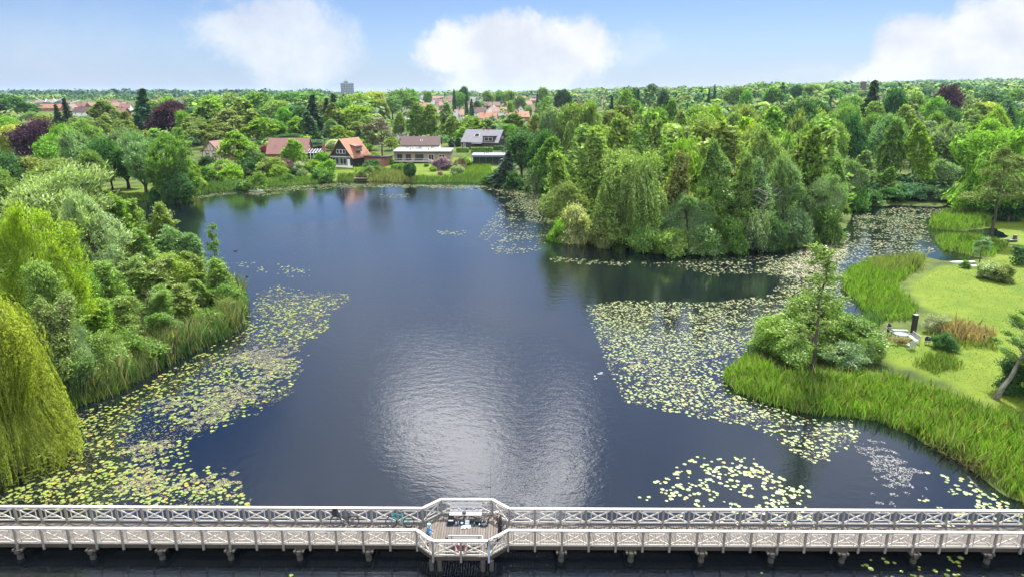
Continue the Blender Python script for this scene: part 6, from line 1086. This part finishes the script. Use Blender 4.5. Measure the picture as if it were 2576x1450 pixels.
# ---- people
def skin(name, joints, edges, mat, parent, sub=2):
    """joints: {key: (x, y, z, radius)}; one continuous surface grown round the skeleton, rooted at the first joint"""
    ks = list(joints); me = bpy.data.meshes.new(name); me.from_pydata([joints[k][:3] for k in ks], [(ks.index(a), ks.index(b)) for a, b in edges], []); me.update(); o = link_mesh(name, me, mat, parent); m = o.modifiers.new('skin', 'SKIN'); m.use_smooth_shade = True
    if not me.skin_vertices: return o
    for i, k in enumerate(ks): r_ = joints[k][3]; me.skin_vertices[0].data[i].radius = r_ if isinstance(r_, tuple) else (r_, r_); me.skin_vertices[0].data[i].use_root = (i == 0)
    s_ = o.modifiers.new('sub', 'SUBSURF'); s_.levels = s_.render_levels = sub; return o
def person(px, py, rz, H, label, skinc, coat, trousers, shoes, arms, legs, bend, head_turn):
    """local x forward, y to the person's left; arms = {side: (elbow, wrist)} in a 1.75 m body"""
    e = place("person", px, py, label, "person", rz); k = H / 1.75; V = lambda x, y, z, r_=0: (x * k, y * k, z * k, tuple(c * k for c in r_) if isinstance(r_, tuple) else r_ * k); b = bend
    sh, nk, hd_ = (.06 + b, 1.40), (.07 + b * 1.15, 1.50), (.11 + b * 1.5, 1.62 - b * .25); J = {'pelvis': V(0, 0, .95, .10), 'belly': V(.01 + b * .3, 0, 1.12, .10), 'chest': V(.03 + b * .7, 0, 1.30, (.15, .11)), 'neck': V(nk[0], 0, nk[1], .055), 'jaw': V(hd_[0] - .01, 0, hd_[1] - .05, .065), 'head': V(hd_[0], 0, hd_[1] + .03, (.078, .09)), 'top': V(hd_[0] - .005, 0, hd_[1] + .10, .06), 'nose': V(hd_[0] + .10, 0, hd_[1] + .0, .014)}
    E = [('pelvis', 'belly'), ('belly', 'chest'), ('chest', 'neck'), ('neck', 'jaw'), ('jaw', 'head'), ('head', 'top'), ('head', 'nose')]; CJ = {'chest': V(.03 + b * .7, 0, 1.28, (.19, .14)), 'hem': V(0, 0, .88, (.19, .15)), 'waist': V(.01 + b * .3, 0, 1.08, (.175, .14)), 'collar': V(nk[0] - .01, 0, nk[1] - .035, .075)}; CE = [('chest', 'waist'), ('waist', 'hem'), ('chest', 'collar')]; TJ = {'hip': V(0, 0, .93, (.15, .12))}; TE = []; SJ = []
    for s, nm in ((1, 'l'), (-1, 'r')):
        el, wr = arms[nm]; J['sh' + nm] = V(sh[0] - .02, s * .18, sh[1], .055); J['el' + nm] = V(*el, .042); J['wr' + nm] = V(*wr, .027); E += [('chest', 'sh' + nm), ('sh' + nm, 'el' + nm), ('el' + nm, 'wr' + nm)]
        CJ['sh' + nm] = V(sh[0] - .02, s * .185, sh[1], .085); CJ['el' + nm] = V(*el, .066); dw = [el[i] + (wr[i] - el[i]) * .92 for i in range(3)]; CJ['cu' + nm] = V(*dw, .05); CE += [('chest', 'sh' + nm), ('sh' + nm, 'el' + nm), ('el' + nm, 'cu' + nm)]
        d = Vector(wr) - Vector(el); d.normalize(); side = Vector((0, -s, 0)); dn = d.cross(side).normalized(); pm = Vector(wr) + d * .055; J['pa' + nm] = V(*pm, (.034, .018)); E.append(('wr' + nm, 'pa' + nm))
        for i, (off, ln) in enumerate(((-.030, .062), (-.010, .075), (.010, .07), (.029, .055))):
            f1 = pm + d * ln * .6 + side * off + dn * .012; f2 = f1 + d * ln * .25 + dn * ln * .5; J[f'f{i}a{nm}'] = V(*f1, .0095); J[f'f{i}b{nm}'] = V(*f2, .008); E += [('pa' + nm, f'f{i}a{nm}'), (f'f{i}a{nm}', f'f{i}b{nm}')]
        t1 = Vector(wr) + d * .04 + side * .045; t2 = t1 + d * .035 + dn * .02; J['ta' + nm] = V(*t1, .011); J['tb' + nm] = V(*t2, .009); E += [('wr' + nm, 'ta' + nm), ('ta' + nm, 'tb' + nm)]
        kn, an = legs[nm]; J['hi' + nm] = V(0, s * .09, .90, .085); J['kn' + nm] = V(*kn, .055); J['an' + nm] = V(*an, .04); J['to' + nm] = V(an[0] + .14, an[1] + s * .01, .045, .035); E += [('pelvis', 'hi' + nm), ('hi' + nm, 'kn' + nm), ('kn' + nm, 'an' + nm), ('an' + nm, 'to' + nm)]
        TJ['hi' + nm] = V(0, s * .092, .86, .105); TJ['kn' + nm] = V(*kn, .078); TJ['an' + nm] = V(an[0], an[1], an[2] + .02, .062); TE += [('hip', 'hi' + nm), ('hi' + nm, 'kn' + nm), ('kn' + nm, 'an' + nm)]; SJ.append({'heel': V(an[0] - .06, an[1], .05, .045), 'mid': V(an[0] + .06, an[1] + s * .005, .05, .05), 'toe': V(an[0] + .17, an[1] + s * .012, .045, .042)})
    skin("body", J, E, skinc, e); skin("jacket", CJ, CE, coat, e); skin("trousers", TJ, TE, trousers, e)
    for s in SJ: skin("shoe", s, [('heel', 'mid'), ('mid', 'toe')], shoes, e, 1)
    hx, hz = hd_[0] * k, hd_[1] * k
    for s in (-1, 1): f = MB(); f.ball((hx + .075 * k, s * .03 * k, hz + .03 * k), .011 * k, 8, 6); f.build("eye", M_BLACK, e); f = MB(); f.ball((hx - .01 * k, s * .083 * k, hz + .01 * k), (.018 * k, .01 * k, .03 * k), 8, 6); f.build("ear", skinc, e, True)
    f = MB(); f.box((hx + .083 * k, 0, hz - .035 * k), (.012 * k, .04 * k, .008 * k)); f.build("mouth", flat("lip", (.3, .11, .09)), e); return e, hx, hz, k
M_SKIN = flat("skin", (.50, .30, .22), .55, var=.06); M_BLUEC = flat("blue_jacket", (.02, .16, .32), .7, var=.25, scale=9); M_LEATHER = flat("black_leather", (.02, .018, .018), .38, var=.4, scale=9); M_NAVY = flat("navy_trousers", (.014, .018, .035), .8, var=.3); M_DENIM = flat("dark_trousers", (.03, .035, .06), .85, var=.3); M_HAIR = flat("brown_hair", (.06, .035, .02), .7)
e, hx, hz, k = person(1087, 1381, .12, 1.36, "child in a blue jacket and turquoise helmet holding a rod", M_SKIN, M_BLUEC, M_DENIM, M_BLACK, {'l': ((.10, .24, 1.14), (.36, .15, 1.10)), 'r': ((.08, -.25, 1.12), (.34, -.16, 1.04))}, {'l': ((.04, .10, .50), (0, .11, .09)), 'r': ((.02, -.10, .50), (-.04, -.11, .09))}, .02, 0)
f = MB(); f.ball((hx - .015, 0, hz + .055), (.125, .105, .10), 18, 12); f.v = [(x, y, max(z, hz + .03)) for x, y, z in f.v]; hm = f.build("helmet", flat("turquoise_helmet", (.10, .42, .46), .35), e, True); f = MB(); [f.box((hx - .02, s * .035, hz + .150 - abs(s) * .008), (.15, .018, .02)) for s in (-1, 0, 1)]; f.build("vent_ridge", M_WHITE, hm); f = MB(); [f.tube([(hx + .0, s * .085, hz + .03), (hx + .02, s * .05, hz - .07), (hx + .03, 0, hz - .085)], .006, 6) for s in (-1, 1)]; f.build("chin_strap", M_BLACK, hm)
m_ = e.matrix_basis; rod(m_ @ Vector((.24, 0, .82)), m_ @ Vector((1.15, .25, 1.75)), "thin fishing rod held by the child in blue")
e, hx, hz, k = person(1271, 1364, math.pi * .93, 1.78, "adult in a black leather jacket and pale cap looking down beside the rail", M_SKIN, M_LEATHER, M_NAVY, M_BLACK, {'l': ((.02, .29, 1.16), (.24, .14, 1.00)), 'r': ((.04, -.28, 1.15), (.26, -.10, .96))}, {'l': ((.08, .13, .50), (.02, .16, .09)), 'r': ((.05, -.12, .50), (-.10, -.15, .09))}, .07, 0)
f = MB(); f.ball((hx - .01, 0, hz + .07), (.115, .1, .085), 18, 12); f.v = [(x, y, max(z, hz + .055)) for x, y, z in f.v]; cp = f.build("cap", flat("pale_cap", (.42, .42, .44), .8), e, True); f = MB(); f.ball((hx + .12, 0, hz + .062), (.085, .075, .012), 14, 8); f.build("cap_brim", flat("cap_brim_grey", (.30, .30, .33), .8), cp, True); f = MB(); f.ball((hx - .04, 0, hz + .015), (.075, .092, .075), 14, 10); f.build("hair", M_HAIR, e, True)
# ---- ducks
for px, py, rz, lab in ((621, 695, 2.6, "dark duck swimming off the tip of the wooded spit"), (592, 631, .4, "dark duck swimming farther out beyond the spit")):
    q = P(px, py, 0); e = empty("duck", (q.x, q.y, .0), rz, lab, "duck"); skin("body", {'a': (0, 0, .06, (.12, .09)), 'b': (.16, 0, .08, .085), 'n': (.24, 0, .17, .045), 'h': (.27, 0, .26, .05), 'k': (.37, 0, .245, .018), 't': (-.2, 0, .09, .06), 'u': (-.32, 0, .13, .025)}, [('a', 'b'), ('b', 'n'), ('n', 'h'), ('h', 'k'), ('a', 't'), ('t', 'u')], flat("duck_brown", (.045, .035, .028), .7), e); f = MB(); [f.ball((-.04, s * .1, .11), (.17, .03, .06), 12, 8) for s in (-1, 1)]; f.build("wings", flat("wing_grey", (.10, .09, .08), .7), e, True)

# ------------------------------------------------------------------ the garden on the right bank
Zg = lambda x, y: ((x / 7.25 + 2180) / S, (y / 7.25 + 760) / S)
def gat(zx, zy, name, label, cat, rz=0.0, hz=0.0, group=None):
    px, py = Zg(zx, zy); z0 = G(px, py).z; q = P(px, py, z0 + hz); return empty(name, (q.x, q.y, th(q.x, q.y)), rz, label, cat, group)
M_WICK = flat("dark_wicker", (.025, .025, .03), .6, var=.3, scale=20); M_TAN = flat("tan_wicker", (.36, .25, .13), .7, var=.3, scale=15); M_GLASSTOP = flat("grey_glass_top", (.13, .145, .17), .5, var=.05)
e = gat(782, 632, "garden_table", "round garden table with a grey glass top amid the chairs", "table", hz=.74); f = MB(); f.tube([(0, 0, .72), (0, 0, .75)], .74, 36); f.build("tabletop", M_GLASSTOP, e); f = MB(); f.tube([(.735 * math.cos(a), .735 * math.sin(a), .735) for a in np.linspace(0, 6.2832, 37)], .022, 6, False); f.build("rim", M_FRAME_D, e)
for k in range(4): a = k * math.pi / 2 + .6; f = MB(); f.tube([(.5 * math.cos(a), .5 * math.sin(a), .72), (.58 * math.cos(a), .58 * math.sin(a), 0)], .022, 8); f.build("leg", M_FRAME_D, e)
def tub(zx, zy, rz, seatm, framem, label, group):
    e = gat(zx, zy, "garden_chair", label, "chair", rz, .42, group); f = MB(); f.tube([(0, 0, .38), (0, 0, .44)], [.25, .27], 18); f.build("seat", seatm, e); f = MB(); n = 12
    ring = [(.29 * math.cos(a), .29 * math.sin(a)) for a in np.linspace(math.pi * .05, math.pi * .95, n)]
    for i in range(n - 1):
        h0, h1 = (.62 + .22 * math.sin(math.pi * i / (n - 1))), (.62 + .22 * math.sin(math.pi * (i + 1) / (n - 1))); (x0, y0), (x1, y1) = ring[i], ring[i + 1]; f.poly([(x0, y0, .42), (x1, y1, .42), (x1 * 1.12, y1 * 1.12, h1), (x0 * 1.12, y0 * 1.12, h0)])
    bk = f.build("backrest", framem, e); s_ = bk.modifiers.new('solid', 'SOLIDIFY'); s_.thickness = .035; f = MB(); f.tube([(x * 1.12, y * 1.12, .62 + .22 * math.sin(math.pi * i / (n - 1))) for i, (x, y) in enumerate(ring)], .022, 6); f.build("rim", M_GREYP if framem is M_WICK else framem, bk)
    for a in (.7, 2.44, 3.84, 5.58): f = MB(); f.tube([(.22 * math.cos(a), .22 * math.sin(a), .4), (.27 * math.cos(a), .27 * math.sin(a), 0)], .018, 6); f.build("leg", M_FRAME_D, e)
tub(575, 585, 1.1, M_WICK, M_WICK, "dark tub chair tight against the far side of the round table", "dark tub chairs"); tub(580, 515, .5, M_WICK, M_WICK, "dark tub chair farthest back, behind the other dark chair", "dark tub chairs"); tub(445, 645, 1.3, M_WICK, M_WICK, "dark tub chair standing apart, close to the bushes", "dark tub chairs"); tub(1275, 760, -.2, M_WICK, M_WICK, "single black chair standing alone on the lawn by the low bush", "dark tub chairs"); M_SLAT = flat("worn_white_slats", (.34, .34, .35), .6)
for zx, zy, lab in ((555, 735, "tan wicker chair at the dark end of the row"), (672, 760, "tan wicker chair second in the row, next to the end one"), (765, 745, "tan wicker chair third in the row before the table"), (868, 765, "tan wicker chair next to the white bench")): tub(zx, zy, math.pi + .1, M_TAN, M_TAN, lab, "tan wicker chairs before the table")
def slat_bench(zx, zy, rz, L, label, mat, back=True):
    e = gat(zx, zy, "garden_bench", label, "bench", rz, .44); f = MB(); [f.box((0, -.2 + .1 * i, .43), (L, .075, .03)) for i in range(5)]; f.build("seat", mat, e)
    if back: f = MB(); [f.box((-L / 2 + .06 + i * (L - .12) / 14, .27 + .02, .68), (.05, .025, .42)) for i in range(15)]; f.box((0, .29, .9), (L, .05, .07)); f.box((0, .29, .48), (L, .04, .05)); f.build("backrest", mat, e)
    for x in (-L / 2 + .08, L / 2 - .08): f = MB(); f.box((x, -.2, .205), (.06, .06, .41)); f.box((x, .26, .46 if back else .2), (.06, .06, .9 if back else .4)); f.box((x, .02, .62 if back else .38), (.055, .5, .04)); f.build("leg", mat, e)
slat_bench(1010, 705, -math.pi / 2 - .12, 1.9, "white slatted bench at the end of the round table", M_SLAT); slat_bench(765, 560, -.12, 1.6, "low grey backless bench behind the round table", flat("grey_boards", (.24, .25, .27), .6), False); slat_bench(965, 835, math.pi + .1, .75, "small white slatted seat in front of the white bench", M_SLAT)
px, py = Zg(1000, 625); g = G(px, py); zt = at_dist(*Zg(1065, 280), g.y).z - g.z; e = empty("outdoor_stove", g, .2, "tall dark square chimney of an outdoor stove behind the bench", "outdoor stove"); f = MB(); f.box((0, 0, zt / 2), (.42, .42, zt)); f.build("chimney", flat("charred_steel", (.022, .02, .02), .6), e, bevel=.02); f = MB(); f.box((0, 0, zt + .03), (.5, .5, .05)); f.build("cap", flat("stove_cap_grey", (.20, .20, .21), .5), e); f = MB(); f.box((0, -.215, .45), (.3, .03, .4)); f.build("door", M_FRAME_D, e)
g = G(2421, 661); e = empty("paddle_board", g, .06, "long white paddle board lying on the grass by the water", "paddle board"); f = MB(); n = 24; ol = [(2.05 * math.cos(a), .40 * math.copysign(abs(math.sin(a)) ** .7, math.sin(a))) for a in np.linspace(0, 2 * math.pi, n, endpoint=False)]; f.prism(ol, .10, .22); f.build("deck", M_WHITE, e, bevel=.03); f = MB(); f.prism([(x * 1.01, y * 1.03) for x, y in ol], .05, .11); f.build("rail", flat("board_grey", (.16, .15, .17), .5), e)
g = G(2459, 674); e = empty("low_table", g, -.08, "low white plank table on the grass beside the paddle board", "table"); f = MB(); [f.box((0, -.24 + i * .16, .40), (1.9, .15, .045)) for i in range(4)]; f.build("tabletop", M_WHITE, e); [MB().box((x, y, .19), (.07, .07, .38)).build("leg", M_WHITE, e) for x in (-.8, .8) for y in (-.2, .2)]
g = G(2551, 607); e = empty("tree_stump", g, .3, "sawn brown tree stump beside the leaning tree", "stump"); f = MB(); f.tube([(0, 0, -.3), (0, 0, .1), (.03, 0, .5), (.05, 0, 1.15)], [.5, .4, .33, .32], 14); f.build("bark", M_BARK, e, True); f = MB(); f.tube([(.05, 0, 1.14), (.05, 0, 1.165)], .29, 14); f.build("cut_face", flat("cut_wood", (.28, .2, .12)), e)
# ---- dead trees
def dead(px, base, top, label, lean, seed):
    g = G(px, base); h = at_dist(px, top, g.y).z - g.z; r_ = np.random.default_rng(seed); e = empty("dead_tree", g, 0, label, "tree"); f = MB(); tr_ = [(0, 0, -.3), (lean * .3, 0, h * .3), (lean * .6, 0, h * .55), (lean, 0, h)]; f.tube(tr_, [.22, .17, .12, .03], 8); f.build("trunk", M_PALEBARK, e, True)
    for i in range(9): z = h * r_.uniform(.5, .92); a = r_.uniform(0, 6.28); L = h * r_.uniform(.18, .36); x0 = lean * z / h; f = MB(); p1 = (x0 + math.cos(a) * L * .5, math.sin(a) * L * .5, z + L * .25); p2 = (x0 + math.cos(a) * L, math.sin(a) * L, z + L * .3 + r_.uniform(-.2, .4)); f.tube([(x0, 0, z), p1, p2], [.055, .035, .01], 5); f.tube([p1, (p1[0] + .5 * L * math.cos(a + .8), p1[1] + .5 * L * math.sin(a + .8), p1[2] + .3 * L)], [.03, .008], 5); f.build("branch", M_PALEBARK, e)
dead(1895, 624, 470, "dead pale tree with bare forked branches leaning out of the island wood", 1.6, 4)
# ------------------------------------------------------------------ labels that single each tree, bush and house out
ORD = ['first', 'second', 'third', 'fourth', 'fifth', 'sixth', 'seventh', 'eighth', 'ninth', 'tenth', 'eleventh', 'twelfth', 'thirteenth', 'fourteenth', 'fifteenth']
NUM = ['no', 'one', 'two', 'three', 'four', 'five', 'six', 'seven', 'eight', 'nine', 'ten', 'eleven', 'twelve', 'thirteen', 'fourteen', 'fifteen']
ORD += ['sixteenth', 'seventeenth', 'eighteenth', 'nineteenth', 'twentieth', 'twenty-first', 'twenty-second', 'twenty-third', 'twenty-fourth', 'twenty-fifth']
NUM += ['sixteen', 'seventeen', 'eighteen', 'nineteen', 'twenty', 'twenty-one', 'twenty-two', 'twenty-three', 'twenty-four', 'twenty-five']
bins = {}
for t_ in TREES:
    if t_['zone']: t_['o']['group'] = ('bushes ' if t_['sp'] == 'shrub' else 'trees ') + t_['zone']
    if t_['label']: t_['o']['label'] = t_['label']; continue
    bins.setdefault((t_['tone'], t_['sp'], t_['zone']), []).append(t_)
def plural(k): return k[:-4] + 'ches' if k.endswith('birch') and False else k + ('es' if k.endswith(('sh', 'ch', 'ss')) else 's')
for (tone, sp, zone), ts in bins.items():
    k = KWORD[sp]; w_ = TWORD[tone]; ts.sort(key=lambda a: a['px']); n = len(ts)
    for i, t_ in enumerate(ts):
        if n == 1: s = f"{w_} {k} {zone}"
        elif n == 2:
            if abs(ts[0]['h'] - ts[1]['h']) > .18 * max(ts[0]['h'], ts[1]['h']): s = f"{'taller' if t_['h'] == max(a['h'] for a in ts) else 'shorter'} {w_} {k} {zone}"
            else: s = f"{'left' if i == 0 else 'right'} {w_} {k} {zone}"
        else: s = f"{ORD[i]} {w_} {k} from the left {zone}" if i < 25 else f"{w_} {k} {zone}"
        t_['o']['label'] = s
hb = {}
for h in HOUSES:
    h['o']['group'] = "houses of the town" if h['px'] > 450 else "houses by the white sail roofs"
    if not h['label']: hb.setdefault((h['roof'], h['kind'], 'town' if 450 < h['px'] <= 1520 else 'east' if h['px'] > 1520 else 'west'), []).append(h)
for (roof, kind, z), hs in hb.items():
    hs.sort(key=lambda a: a['px']); n = len(hs); zz = dict(town="among the town's roofs", east="above the island wood", west="by the white sail roofs")[z]; k = f"{HWORD[roof]} {'gabled house' if kind == 'g' else 'house'}"
    for i, h in enumerate(hs): h['o']['label'] = f"small {k} {zz}" if n == 1 else f"small {k} {zz}, {ORD[i]} of {NUM[n]} from the left"
# ------------------------------------------------------------------ the air between here and the horizon
hz_ = MB().box(((gx[0] + gx[-1]) / 2, (gy[0] + gy[-1]) / 2, 46), (gx[-1] - gx[0] + 40, gy[-1] - gy[0] + 40, 97)).build("haze"); tag(hz_, "thin summer haze over the land", None, None, 'stuff')
hm_ = bpy.data.materials.new("haze_air"); hm_.use_nodes = True; t = NT(hm_.node_tree); t.n.clear(); o_ = t.add('ShaderNodeOutputMaterial'); v_ = t.add('ShaderNodeVolumePrincipled'); v_.inputs['Color'].default_value = (.60, .78, 1, 1); v_.inputs['Density'].default_value = .00005; v_.inputs['Anisotropy'].default_value = .3; t.link(v_.outputs[0], o_.inputs['Volume']); hz_.data.materials.append(hm_)
